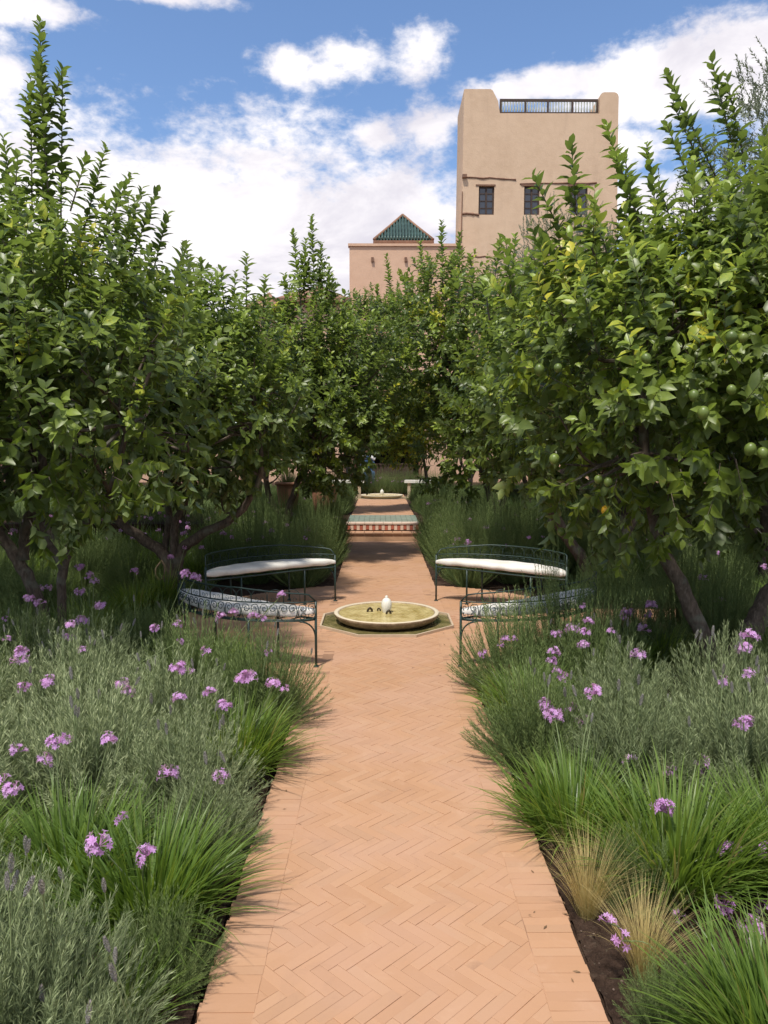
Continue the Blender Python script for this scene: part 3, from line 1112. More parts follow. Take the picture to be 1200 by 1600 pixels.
def citrus(loc, label, blobs, limbs, nshoot, leafsize, seed, tall=(), near=0, fruits=(), young=0.35, name='citrus_tree', group=None, yellow=(), cat='tree', shade_tint=0.30, minz=0.0):
    """blobs, limbs, tall shoots are in metres relative to the base of the tree"""
    rng = np.random.default_rng(seed)
    T = thing(name, label, cat, loc, 0, group)
    base = np.array(loc, float)
    # wood
    tk = MB()
    for L in limbs:
        P = np.array([p[:3] for p in L], float)
        Rr = np.array([p[3] for p in L], float)
        C = catmull(P, 6)
        rr = np.interp(np.linspace(0, 1, len(C)), np.linspace(0, 1, len(Rr)), Rr)
        C = C + rng.normal(0, 1, C.shape) * rr[:, None] * 0.10
        rr = rr * rng.uniform(0.92, 1.1, len(rr))
        tk.tube(C, rr * 0.86, 9)
    tk.build('trunk', 'bark', T, smooth=True)
    # inner branches
    br = MB()
    nodes = []
    for L in limbs:
        for p in L[1:]:
            nodes.append(p[:3])
    nodes = np.array(nodes, float)
    hi = nodes[nodes[:, 2] > 0.45 * nodes[:, 2].max()]
    A, N = sample_blobs(blobs, 110 if near else 60, rng, 0.35)
    for a in A:
        d = np.linalg.norm(hi - a, axis=1) + rng.uniform(0, 0.5, len(hi))
        s = hi[d.argmin()]
        mid = (s + a) / 2 + rng.normal(0, 0.09, 3) + np.array([0, 0, -0.05])
        C = catmull([s, mid, a], 4)
        br.tube(C, np.linspace(0.017, 0.005, len(C)), 5, cap=False)
    # shoots
    P, N = sample_blobs(blobs, nshoot, rng)
    up = np.array([0, 0, 1.0])
    low = np.clip(-N[:, 2], 0, 1)
    D = N * 0.75 + up * (0.75 - 0.95 * low)[:, None] + rng.normal(0, 0.38, P.shape)
    Ln = rng.uniform(0.16, 0.38, nshoot)
    n = 13
    # young and old growth in clumps
    cl = np.sin(P[:, 0] * 4.1 + seed) * np.sin(P[:, 1] * 3.7) * np.sin(P[:, 2] * 4.7 + 1) * 0.18
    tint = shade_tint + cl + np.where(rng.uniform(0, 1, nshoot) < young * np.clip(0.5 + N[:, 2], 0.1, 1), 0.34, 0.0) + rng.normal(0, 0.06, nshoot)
    if yellow:
        for (yc, yr) in yellow:
            d = np.linalg.norm(P - np.array(yc), axis=1)
            tint = np.where(d < yr, 0.90, tint)
    a = shoots(P, D, Ln, n, leafsize, rng, ang=1.05, upbend=0.05, tint0=tint, droop=0.18 + 0.5 * low, tip_young=0.12)
    PP, DD, NN, SS, TT = [list(x) for x in ([a[0]], [a[1]], [a[2]], [a[3]], [a[4]])]
    stems_mesh(br, a[5], 0.0028)
    # long upright water shoots
    for (b0, tip, k, yt) in tall:
        b0, tip = np.array(b0, float), np.array(tip, float)
        Lw = np.linalg.norm(tip - b0)
        nn_ = max(10, int(Lw / 0.018 * k))
        a2 = shoots(b0[None], (tip - b0)[None], np.array([Lw]), nn_, leafsize * (1.08 if near > 200 else 1.28), rng, ang=1.15, upbend=0.0, tint0=np.array([yt + 0.08]), droop=0.05, tip_young=0.22)
        PP.append(a2[0]); DD.append(a2[1]); NN.append(a2[2]); SS.append(a2[3]); TT.append(a2[4])
        stems_mesh(br, a2[5], 0.007, 6, 5)
    br.build('branches', 'bark', T, kind='stuff')
    P, D, N, S, TI = [np.concatenate(x) for x in (PP, DD, NN, SS, TT)]
    W = S * rng.uniform(0.44, 0.56, len(S))
    if near:
        wc = P + base
        v = wc - np.array(CAM)
        dist = np.linalg.norm(v, axis=1)
        f = np.array(CR @ Vector((0, 0, -1)))
        rgt = np.array(CR @ Vector((1, 0, 0)))
        upv = np.array(CR @ Vector((0, 1, 0)))
        zf = v @ f
        px, py = v @ rgt / zf, v @ upv / zf
        infr = (np.abs(px) < 0.49) & (np.abs(py) < 0.66) & (zf > 0.5)
        # nearest leaf in each patch of the crown
        cell = (np.floor(px * 42) * 1000 + np.floor(py * 42)).astype(int)
        order = np.argsort(np.where(infr, dist, 1e9))
        seen, pick = set(), []
        for i in order:
            if not infr[i] or len(pick) >= near:
                break
            if cell[i] in seen:
                continue
            seen.add(cell[i])
            pick.append(i)
        pick = np.array(pick)
        keep = np.ones(len(P), bool)
        keep[pick] = False
        for i in pick:
            d = Vector(D[i]).normalized()
            nn_ = Vector(N[i])
            nn_ = (nn_ - d * nn_.dot(d)).normalized()
            x = d.cross(nn_)
            s, w = S[i], W[i] * 2
            M = Matrix(((x.x * w, d.x * s, nn_.x * s, P[i][0]), (x.y * w, d.y * s, nn_.y * s, P[i][1]), (x.z * w, d.z * s, nn_.z * s, P[i][2]), (0, 0, 0, 1)))
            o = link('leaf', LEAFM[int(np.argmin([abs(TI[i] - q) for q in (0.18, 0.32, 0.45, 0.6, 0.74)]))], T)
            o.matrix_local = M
        P, D, N, S, W, TI = P[keep], D[keep], N[keep], S[keep], W[keep], TI[keep]
    V, F, ti = place_leaves(P, D, N, S, W * 1.0, TI)
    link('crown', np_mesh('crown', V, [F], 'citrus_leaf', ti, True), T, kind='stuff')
    for fr in fruits:
        q, ylw = fr[:3], fr[3]
        o = link('fruit', FRUIT_Y if ylw else FRUIT_G, T, loc=q, rot=(rnd.uniform(-.4, .4), rnd.uniform(-.4, .4), 0))
        s = rnd.uniform(0.78, 1.05)
        o.scale = (s, s, s * rnd.uniform(.98, 1.15))
    return T


def rel(px, py, Y, base):
    p = at(px, py, Y)
    return (p.x - base[0], p.y - base[1], p.z - base[2])


# --- near tree on the left
b1 = (-2.75, 6.0, -0.03)
def shoots_at(lst, b):
    out = []
    for (px0, py0, px1, py1, Y, k, yt) in lst:
        out.append((rel(px0, py0, Y, b), rel(px1, py1, Y, b), k, yt))
    return out
citrus(b1, 'lemon tree with several slim trunks and one tall leafy spire, left of the near bench',
       [(0.30, -0.75, 1.95, 1.30, 1.05, 0.88), (-0.7, -0.3, 2.1, 1.2, 1.2, 1.0), (0.35, -0.1, 2.65, 0.9, 0.95, 0.65), (-0.15, 0.0, 3.0, 0.45, 0.5, 0.60), (-1.3, 0.2, 2.7, 0.9, 0.9, 0.65)],
       [[(-0.02, 0, 0, .075), (0.02, 0, .3, .062), (-0.12, 0, .7, .055), (-.32, .0, 1.0, .05), (-.55, -.1, 1.5, .04), (-.7, -.1, 2.1, .025)],
        [(-.12, .0, .75, .05), (-.05, -.05, 1.05, .042), (.1, -.1, 1.4, .036), (.1, -.1, 2.2, .022)],
        [(0.24, -.1, 0, .05), (0.22, -.1, .35, .042), (.25, -.12, .72, .04), (.42, -.2, 1.02, .036), (.7, -.35, 1.3, .03), (.9, -.5, 1.8, .02)],
        [(.25, -.12, .7, .036), (.05, -.1, 1.1, .03), (0, 0, 1.6, .024), (-.1, .1, 2.6, .015)]],
       1500, 0.108, 3,
       tall=shoots_at([(75, 420, 62, 32, 6.0, 1.5, .30), (50, 330, 48, 120, 6.0, 1.0, .32), (95, 340, 98, 105, 6.05, 1.0, .32), (75, 300, 60, 85, 5.9, 1.0, .3),
                       (120, 400, 165, 230, 5.9, 1.1, .36), (150, 400, 205, 270, 6.1, 1.2, .28), (200, 420, 245, 300, 6.2, 1.3, .25), (180, 430, 222, 295, 6.0, 1.2, .25),
                       (30, 380, 5, 215, 5.8, 1.1, .42), (20, 350, 28, 240, 5.6, 1.0, .45), (265, 470, 292, 385, 6.2, 1.2, .4), (235, 440, 262, 335, 6.3, 1.2, .3),
                       (70, 200, 98, 110, 6.0, .7, .3), (60, 240, 40, 150, 6.0, .8, .3), (110, 330, 135, 245, 5.8, 1.0, .35), (0, 420, -20, 260, 5.7, 1.1, .4)], b1),
       near=300, young=0.45, shade_tint=0.34)

# --- second tree on the left, behind the bench
b2 = (-2.30, 8.25, -0.03)
citrus(b2, 'lemon tree with low spreading branches and a loop of rope, behind the left benches',
       [(0.45, -0.25, 2.15, 1.0, 1.0, 1.0), (-0.5, 0.0, 2.15, 1.0, 1.0, 1.05), (0.60, -0.4, 1.9, 0.7, 0.7, 0.7), (-.1, 0, 2.75, .85, .8, .5)],
       [[(0.0, 0, 0, .10), (-0.02, 0, .25, .09), (-.1, 0, .5, .075), (-.5, -.1, .82, .06), (-.85, -.2, 1.15, .045), (-1.1, -.2, 1.8, .03)],
        [(0.02, 0, .2, .085), (.08, 0, .5, .07), (.35, -.1, .72, .06), (.75, -.2, .95, .05), (1.0, -.3, 1.35, .035), (1.0, -.3, 1.9, .02)],
        [(0.02, 0, .4, .06), (.03, 0, .8, .05), (.18, 0, 1.2, .04), (.2, 0, 2.0, .03)],
        [(-.1, 0, .45, .05), (-.1, .2, 1.0, .04), (-.4, .3, 1.8, .03)]],
       1050, 0.108, 5,
       tall=shoots_at([(320, 470, 312, 405, 8, 1.0, .45), (385, 480, 386, 398, 8, 1.0, .45), (350, 480, 345, 420, 8, 1.0, .5), (300, 460, 290, 380, 8.2, 1., .35),
                       (410, 500, 415, 432, 8, 1.0, .4), (365, 480, 368, 425, 8.1, 1.0, .45), (330, 470, 332, 428, 8, 1., .5)], b2),
       near=250, young=0.75, shade_tint=0.40)
rp = MB().tube(catmull([(-0.10, -0.115, .42), (-.15, -.13, .34), (-.13, -.13, .24), (-.07, -.13, .25), (-.05, -.13, .36), (-.09, -.12, .44)], 6), 0.009, 6)
ro = rp.build('rope_loop', 'rope', None, smooth=True)
ro.location = b2
tag(ro, 'loop of pale rope hanging on the trunk behind the left benches', 'rope')

# --- third and fourth on the left
b3 = (-1.45, 11.1, -0.03)
citrus(b3, 'dark round citrus tree with one leafy spire, leaning over the path before the steps',
       [(0.45, -0.1, 2.3, 1.0, 1.0, 1.2), (0.80, -.2, 1.85, .75, .8, .75), (-.2, 0, 2.6, .85, .8, 1.0), (0.42, 0, 3.4, .36, .4, .7), (1.1, 0, 2.7, .6, .6, .8)],
       [[(0, 0, 0, .08), (.02, 0, .5, .065), (.15, 0, 1.0, .055), (.4, 0, 1.6, .045), (.5, 0, 2.4, .03)], [(.02, 0, .5, .05), (-.25, 0, 1.1, .045), (-.3, 0, 2.2, .03)]],
       1200, 0.100, 8,
       tall=shoots_at([(492, 480, 487, 338, 11, 1.3, .42), (470, 480, 458, 362, 11, 1.1, .5), (500, 480, 502, 380, 11, 1.1, .3), (475, 480, 478, 375, 11.1, 1.1, .5),
                       (520, 500, 522, 445, 11, 1.0, .4), (540, 500, 538, 455, 11, 1., .4), (450, 490, 445, 430, 11, 1.0, .5), (510, 480, 515, 420, 11.1, 1.0, .35), (485, 460, 470, 400, 11, 1.0, .4)], b3),
       near=120, young=0.55, shade_tint=0.32)
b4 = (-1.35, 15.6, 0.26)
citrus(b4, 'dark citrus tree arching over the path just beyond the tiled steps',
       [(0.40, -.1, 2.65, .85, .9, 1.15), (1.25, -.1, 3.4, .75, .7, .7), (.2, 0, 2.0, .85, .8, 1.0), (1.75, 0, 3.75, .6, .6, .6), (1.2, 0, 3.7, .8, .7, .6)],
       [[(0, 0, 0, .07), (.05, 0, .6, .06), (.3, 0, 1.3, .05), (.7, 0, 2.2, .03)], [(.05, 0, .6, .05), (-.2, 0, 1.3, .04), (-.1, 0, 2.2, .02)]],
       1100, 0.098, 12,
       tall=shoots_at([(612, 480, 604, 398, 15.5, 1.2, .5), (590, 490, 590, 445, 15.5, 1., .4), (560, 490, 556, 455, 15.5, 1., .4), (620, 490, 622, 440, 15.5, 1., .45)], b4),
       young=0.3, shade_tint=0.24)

# --- near tree on the right, with fruit
b5 = (2.20, 5.05, -0.03)
BL5 = [(-0.10, -0.05, 1.95, 1.40, 1.15, 0.95), (0.75, 0.0, 2.25, 1.35, 1.2, 1.05), (-0.55, 0.1, 2.25, 0.95, 0.9, 0.78), (0.40, 0.0, 2.75, .95, .8, .5)]


def on_crown(px, py, b, blobs, push=0.97):
    d = ray(px, py)
    best = None
    o = np.array(CAM) - np.array(b)
    dd = np.array(d)
    for (x, y, z, rx, ry, rz) in blobs:
        r = np.array([rx, ry, rz]) * push
        oo = (o - np.array([x, y, z])) / r
        dv = dd / r
        A, Bq, Cq = dv @ dv, 2 * oo @ dv, oo @ oo - 1
        disc = Bq * Bq - 4 * A * Cq
        if disc > 0:
            t = (-Bq - math.sqrt(disc)) / (2 * A)
            if best is None or t < best:
                best = t
    if best is None:
        best = b[1] / d.y
    return o + dd * best


FR = [(843, 578), (872, 575), (1143, 527), (1161, 528), (1143, 609), (866, 717), (935, 749), (950, 753), (877, 831), (1192, 708), (1172, 702), (1084, 618), (1099, 645), (1010, 560)]
fruits = [(*on_crown(x, y, b5, BL5, 1.05), False) for x, y in FR] + [(*on_crown(947, 798, b5, BL5, 1.0), True)]
citrus(b5, 'big lemon tree with green fruit, forked dark trunk in the lavender right of the path',
       BL5,
       [[(0.08, 0, 0, .085), (0.0, 0, .18, .08), (-.13, 0, .45, .062), (-.27, 0, .75, .055), (-.42, 0, 1.05, .05), (-.55, -.1, 1.6, .04), (-.6, -.1, 2.2, .025)],
        [(0.12, 0, 0, .11), (.16, 0, .25, .095), (.30, .05, .5, .085), (.42, .05, .8, .062), (.30, 0, 1.15, .05), (.28, -.1, 1.5, .045), (.35, 0, 2.3, .03)],
        [(.30, .05, .5, .075), (.6, .05, .9, .055), (.9, 0, 1.4, .045), (1.2, 0, 2.2, .03)],
        [(.3, 0, 1.2, .04), (0, .1, 1.6, .03), (-.1, .1, 2.4, .02)]],
       1600, 0.108, 21,
       tall=shoots_at([(1005, 400, 948, 195, 5.1, 1.2, .5), (1010, 420, 975, 240, 5.2, 1.0, .45), (900, 330, 893, 225, 5.0, 1.1, .28), (930, 400, 885, 300, 5.0, 1., .25),
                       (880, 370, 833, 275, 5.0, 1.1, .28), (1130, 300, 1042, 115, 5.4, 1.1, .26), (1150, 250, 1112, 95, 5.5, 1.1, .25), (1165, 260, 1135, 120, 5.5, .9, .25),
                       (1110, 290, 1050, 160, 5.4, 1.0, .25), (1090, 310, 1042, 195, 5.3, 1.1, .22), (1085, 400, 1085, 250, 5.0, 1.2, .62), (1175, 400, 1180, 260, 5.0, 1.1, .5),
                       (1040, 430, 1010, 225, 5.2, 1.1, .4), (1060, 380, 1030, 290, 5.3, 1.0, .3), (800, 470, 790, 375, 5.1, 1.1, .5), (850, 460, 855, 370, 5.0, 1.1, .3),
                       (765, 500, 757, 440, 5.1, 1., .45), (955, 420, 930, 330, 5.1, 1., .4), (1140, 380, 1140, 240, 5.2, 1.1, .5), (1190, 330, 1195, 200, 5.2, 1., .4),
                       (1000, 350, 960, 235, 5.0, .9, .45), (880, 420, 870, 350, 5., 1., .35)], b5),
       near=300, fruits=fruits, young=0.65, shade_tint=0.40,
       yellow=[(tuple(on_crown(880, 462, b5, BL5, .98)), 0.17), (tuple(on_crown(848, 480, b5, BL5, .98)), 0.10)])

b6 = (2.38, 8.7, -0.03)
citrus(b6, 'citrus tree with dark trunks fanning from the ground, behind the far right bench',
       [(-0.35, 0, 2.35, 1.15, 1.1, 1.2), (-0.85, -.1, 2.0, .8, .8, .85), (0.5, 0, 2.4, 1.1, 1.1, 1.1), (-.3, 0, 3.0, .85, .85, .6)],
       [[(0, 0, 0, .10), (-.12, 0, .35, .085), (-.45, 0, .85, .07), (-.65, 0, 1.3, .05), (-.6, 0, 2.2, .03)],
        [(.03, 0, 0, .09), (.04, 0, .4, .08), (.1, 0, .95, .065), (.1, 0, 1.9, .04)], [(.06, 0, 0, .09), (.3, 0, .55, .07), (.55, 0, 1.1, .055), (.7, 0, 2.1, .03)]],
       1150, 0.105, 25,
       tall=shoots_at([(770, 460, 782, 372, 8.7, 1., .55), (740, 480, 735, 400, 8.7, 1.1, .5), (800, 450, 805, 370, 8.7, 1., .55), (720, 490, 712, 425, 8.7, 1., .5), (830, 440, 838, 375, 8.7, 1., .4)], b6),
       near=120, young=0.65, shade_tint=0.36)
b7 = (1.75, 12.0, -0.03)
citrus(b7, 'tall citrus tree with upright leafy spires, right of the path before the steps',
       [(-0.80, 0, 3.2, .95, .9, 1.0), (-.50, 0, 1.85, .80, .8, 1.1), (0.0, 0, 2.7, 1.0, .9, 1.2), (-.75, 0, 3.95, .7, .7, .5), (-1.0, 0, 2.7, .8, .8, .6)],
       [[(0, 0, 0, .075), (0, 0, .5, .065), (-.15, 0, 1.1, .055), (-.5, 0, 2.1, .04), (-.7, 0, 3.0, .02)], [(0, 0, .5, .05), (.2, 0, 1.1, .045), (.2, 0, 2.4, .03)]],
       1250, 0.100, 31,
       tall=shoots_at([(692, 470, 690, 345, 12, 1.1, .3), (668, 480, 656, 378, 12, 1.1, .42), (718, 470, 718, 365, 12, 1.1, .33), (640, 490, 632, 430, 12, 1., .45), (706, 480, 704, 405, 12, 1.0, .5),
                       (665, 490, 668, 420, 12, 1., .45), (735, 480, 738, 430, 12, 1., .5), (615, 500, 610, 450, 12, 1., .4)], b7),
       near=100, young=0.65, shade_tint=0.34)
b8 = (0.98, 16.9, 0.26)
citrus(b8, 'small yellow green citrus tree beside the upper path, past the steps',
       [(-0.62, -.2, 1.75, .52, .5, .75), (-.3, 0, 1.95, .65, .6, .75), (-.62, -.2, 2.3, .42, .4, .5)],
       [[(0, 0, 0, .05), (0, 0, .6, .045), (-.1, 0, 1.3, .035), (-.1, 0, 2.0, .02)]],
       900, 0.085, 37, young=0.95, shade_tint=0.80)

# --- background rows: two more trees built once, then copied
proto = citrus((-4.4, 10.2, -0.03), 'leafy citrus tree standing farther into the left planting', [(0, 0, 2.4, 1.35, 1.3, 1.25), (.5, .2, 2.9, .8, .8, .7), (-.5, -.2, 2.0, .9, .9, .8)],
               [[(0, 0, 0, .08), (0.02, 0, .5, .07), (.3, 0, 1.1, .05), (.4, 0, 2.2, .03)], [(0, 0, .4, .06), (-.3, .1, 1.1, .05), (-.4, 0, 2.2, .03)], [(0, 0, .5, .05), (0, .3, 1.2, .04), (0, .4, 2.2, .02)]],
               1000, 0.105, 41, young=0.4, tall=[((0, 0, 3.2), (0.05, 0, 4.1), 1.1, .4), ((.5, 0, 3.2), (.55, 0, 3.9), 1.1, .4), ((-.4, 0, 3.1), (-.45, 0, 3.8), 1, .4)])
proto['group'] = 'citrus trees in the back rows'


def copy_tree(o, parent=None):
    c = o.copy()
    COL.objects.link(c)
    if parent is not None:
        c.parent = parent
    for ch in list(kids.get(o.name, [])):
        copy_tree(ch, c)
    return c


kids = {}
for o in sc.objects:
    if o.parent:
        kids.setdefault(o.parent.name, []).append(o)
BG = [(-3.3, 12.6, 1.05, 'citrus tree behind the rope-hung lemon tree, left of the pots'), (-5.8, 12.8, 1.1, None), (-3.0, 17.2, 1.0, None), (-5.6, 17.5, 1.15, None), (-2.2, 21.5, 1.05, None),
      (4.6, 9.2, 1.0, 'citrus tree right of the fan-trunked one, behind the fruiting tree'), (4.0, 12.7, 1.05, 'citrus tree behind the fan-trunked tree on the right'), (6.6, 12.5, 1.1, None), (3.2, 16.6, 1.0, None), (5.8, 17.0, 1.05, None),
      (2.6, 22.5, 0.95, None), (-8.0, 11.0, 1.1, None), (8.3, 17.5, 1.0, None), (-6.8, 8.2, 1.05, None), (-7.5, 22.0, 1.1, None), (6.0, 23.0, 1.0, None)]
for i, (x, y, s, lab) in enumerate(BG):
    c = copy_tree(proto)
    c.location = (x, y, -0.03 if y < 13.4 else 0.25)
    c.rotation_euler = (0, 0, rnd.uniform(0, 6.28))
    c.scale = (s * (1 if i % 2 else -1), s, s)
    c['label'] = lab or ('citrus tree of the back rows, glimpsed between nearer trees on the %s' % ('left' if x < 0 else 'right'))

# --- olive trees
OT = np.array([(0, 0, 0), (-0.5, 0.5, 0.04), (0.5, 0.5, 0.04), (0, 1, 0)], float)
OT_T = np.array([(0, 2, 1), (1, 2, 3)])


def olive(loc, label, blobs, limbs, nsh, seed, scale=1.0):
    rng = np.random.default_rng(seed)
    T = thing('olive_tree', label, 'tree', loc)
    T.scale = (scale, scale, scale)
    tk = MB()
    for L in limbs:
        P = np.array([p[:3] for p in L], float)
        Rr = np.array([p[3] for p in L], float)
        C = catmull(P, 6)
        tk.tube(C, np.interp(np.linspace(0, 1, len(C)), np.linspace(0, 1, len(Rr)), Rr), 9)
    tk.build('trunk', 'bark', T, smooth=True)
    P, N = sample_blobs(blobs, nsh, rng, 0.3)
    D = N * 0.6 + np.array([0, 0, 0.7]) + rng.normal(0, 0.45, P.shape)
    Ln = rng.uniform(0.3, 0.65, nsh)
    a = shoots(P, D, Ln, 40, 0.062, rng, ang=0.8, upbend=-0.05, tint0=rng.uniform(.2, .8, nsh), tip_young=0.2)
    V, F, ti = place_leaves(a[0], a[1], a[2], a[3], a[3] * 0.34, a[4], OT, OT_T)
    link('crown', np_mesh('crown', V, [F], 'olive_leaf', ti), T, kind='stuff')
    tw = MB()
    stems_mesh(tw, a[5], 0.0022)
    tw.build('branches', 'bark', T, kind='stuff')
    return T


olive((5.45, 11.0, -0.03), 'tall silvery olive tree rising behind the fruiting lemon tree',
      [(0, 0, 5.4, 1.1, 1.1, 1.5), (.8, 0, 4.6, 1.2, 1.2, 1.2), (-.7, 0, 4.5, 1.0, 1.0, 1.0), (0.4, 0, 6.1, .8, .8, .9), (1.6, 0, 5.6, 1, 1, 1.2)],
      [[(0, 0, 0, .16), (.05, 0, 1, .13), (-.1, 0, 2.4, .1), (.1, 0, 4, .06), (.2, 0, 5.6, .03)], [(-.05, 0, 1.8, .08), (.5, 0, 3, .06), (1.0, 0, 4.6, .03)], [(-.05, 0, 1.9, .08), (-.5, 0, 3.2, .05), (-.8, 0, 4.5, .03)]],
      1300, 51)
olive((5.6, 23.5, 0.26), 'grey olive tree in front of the tower windows',
      [(0, 0, 5.0, 1.5, 1.2, 1.4), (1.2, 0, 4.6, 1.3, 1.2, 1.3), (-1.0, 0, 4.4, 1.1, 1.1, 1.0)],
      [[(0, 0, 0, .16), (.05, 0, 1, .13), (-.1, 0, 2.4, .1), (.1, 0, 4, .06), (.2, 0, 5.6, .03)], [(-.05, 0, 1.8, .08), (.6, 0, 3, .06), (1.3, 0, 4.6, .03)]],
      1000, 53, 1.3)

# ------------------------------------------------------------------ bed plants
def lavender_mesh(seed, R=0.34, H=0.42, nst=300, leaf=0.042, mat='lavender_leaf', nodes=28, lean=1.0, wid=0.075):
    rng = np.random.default_rng(seed)
    u = rng.uniform(0, 1, nst) ** 0.6
    th = rng.uniform(0, 2 * PI, nst)
    tip = np.stack([R * u * np.cos(th), R * u * np.sin(th), H * (1 - 0.72 * u ** 2.2) * rng.uniform(0.70, 1.15, nst)], -1)
    b0 = np.stack([0.35 * R * u * np.cos(th), 0.35 * R * u * np.sin(th), np.full(nst, 0.0)], -1)
    D = tip - b0
    L = np.linalg.norm(D, axis=1)
    D = D / L[:, None]
    ub = 0.22
    D2 = unit(D - np.array([0, 0, ub]))
    mb = MB()
    PA = []
    for k in range(3):
        t = 0.30 + 0.70 * (np.arange(nodes)[None] + rng.uniform(0, .5, (nst, nodes))) / nodes
        P = b0[:, None] + D2[:, None] * (t * L[:, None])[..., None]
        P[..., 2] += ub * t ** 2 * L[:, None]
        Td = unit(D2[:, None] + np.array([0, 0, 1.0]) * (2 * ub * t)[..., None])
        A = unit(np.cross(Td, np.array([0.3, 0.2, 1.0])))
        B = np.cross(Td, A)
        ph = np.arange(nodes)[None] * 1.57 + k * 2.09 + rng.uniform(0, 6.28, (nst, 1)) + rng.normal(0, .35, (nst, nodes))
        Rr = A * np.cos(ph)[..., None] + B * np.sin(ph)[..., None]
        al = 0.85 - 0.35 * t + rng.normal(0, 0.15, t.shape)
        Dl = Td * np.cos(al)[..., None] + Rr * np.sin(al)[..., None]
        Nl = Td * np.sin(al)[..., None] - Rr * np.cos(al)[..., None]
        S = leaf * rng.uniform(.7, 1.2, t.shape) * (1 - 0.35 * t ** 4)
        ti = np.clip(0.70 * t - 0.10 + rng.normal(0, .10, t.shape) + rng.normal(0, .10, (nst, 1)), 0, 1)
        f = lambda a: a.reshape(-1, 3)
        V, F, tt_ = place_leaves(f(P), f(Dl), f(Nl), S.ravel(), S.ravel() * wid, ti.ravel(), OT, OT_T)
        mb.add(V, (), F, 0.5)
        mb.tint[-1] = tt_
    stems_mesh(mb, (b0, D2, L, ub), 0.0022, 5, 3, 0.35)
    return mb.mesh('foliage', mat), (b0, D2, L, ub)


def blade_mesh(seed, n=460, L=(0.28, 0.46), w=0.0062, base=0.10, mat='garlic_leaf', lean=(0.08, 0.95), grav=0.55, segs=6, dry=0.05, name='foliage'):
    rng = np.random.default_rng(seed)
    th = rng.uniform(0, 2 * PI, n)
    rb = base * np.sqrt(rng.uniform(0, 1, n))
    b0 = np.stack([rb * np.cos(th + rng.normal(0, .6, n)), rb * np.sin(th), np.zeros(n)], -1)
    le = lean[0] + (lean[1] - lean[0]) * rng.uniform(0, 1, n) ** 0.9
    Ln = rng.uniform(L[0], L[1], n)
    t = np.linspace(0, 1, segs + 1)
    hx = np.stack([np.cos(th), np.sin(th)], -1)
    bend = le[:, None] + grav * (t ** 1.6)[None] * (0.4 + le[:, None]) * rng.uniform(.6, 1.4, (n, 1))
    ds = Ln[:, None] / segs
    r = np.concatenate([np.zeros((n, 1)), np.cumsum(np.sin(bend[:, :-1]) * ds, 1)], 1)
    z = np.concatenate([np.zeros((n, 1)), np.cumsum(np.cos(bend[:, :-1]) * ds, 1)], 1)
    C = np.zeros((n, segs + 1, 3))
    C[..., 0] = b0[:, None, 0] + hx[:, None, 0] * r
    C[..., 1] = b0[:, None, 1] + hx[:, None, 1] * r
    C[..., 2] = z
    tw = rng.normal(0, 0.5, n)
    side = np.stack([-np.sin(th + tw), np.cos(th + tw), np.zeros(n)], -1)
    wd = w * rng.uniform(.7, 1.25, (n, 1)) * np.clip(1.0 - t ** 3, 0.06, 1)[None] * (0.75 + 0.25 * np.sin(PI * t))[None]
    Lf = C - side[:, None] * wd[..., None] / 2
    Rt = C + side[:, None] * wd[..., None] / 2
    V = np.stack([Lf, Rt], 2).reshape(-1, 3)
    i = (np.arange(n)[:, None] * (segs + 1) + np.arange(segs)[None]) * 2
    F = np.stack([i, i + 1, i + 3, i + 2], -1).reshape(-1, 4)
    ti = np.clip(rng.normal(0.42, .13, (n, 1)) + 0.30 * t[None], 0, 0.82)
    ti = np.where(rng.uniform(0, 1, (n, 1)) < dry, 1.0, ti)
    ti = np.repeat(ti.reshape(-1), 2)
    return np_mesh(name, V, [F], mat, ti, True)


def umbel_mesh(seed, nf=13, R=0.043, mat='petal'):
    rng = np.random.default_rng(seed)
    mb = MB()
    for i in range(nf):
        d = unit(rng.normal(0, 1, 3) + np.array([0, 0, 0.75]))
        if d[2] < -0.25:
            d[2] = abs(d[2])
        c = d * R * rng.uniform(.65, 1.1)
        # pedicel and tube
        a = unit(np.cross(d, [0.1, 0.3, 1]))
        b = np.cross(d, a)
        mb.tube([d * 0.004, c * 0.6, c], [0.0009, 0.0013, 0.0030], 4, cap=False, tint=rng.uniform(.0, .25))
        pl = rng.uniform(0.013, 0.018)
        tv = rng.uniform(0.2, 0.95)
        ph0 = rng.uniform(0, 1)
        for k in range(6):
            ph = ph0 + k * PI / 3
            rd = a * math.cos(ph) + b * math.sin(ph)
            sd = -a * math.sin(ph) + b * math.cos(ph)
            cup = rng.uniform(0.1, 0.5)
            pv = [c, c + rd * pl * .5 - sd * .0036 + d * pl * .5 * cup, c + rd * pl * .5 + sd * .0036 + d * pl * .5 * cup, c + rd * pl + d * pl * cup * .7]
            mb.add(pv, (), [(0, 2, 1), (1, 2, 3)], tv)
    return mb.mesh('flower_head', mat)


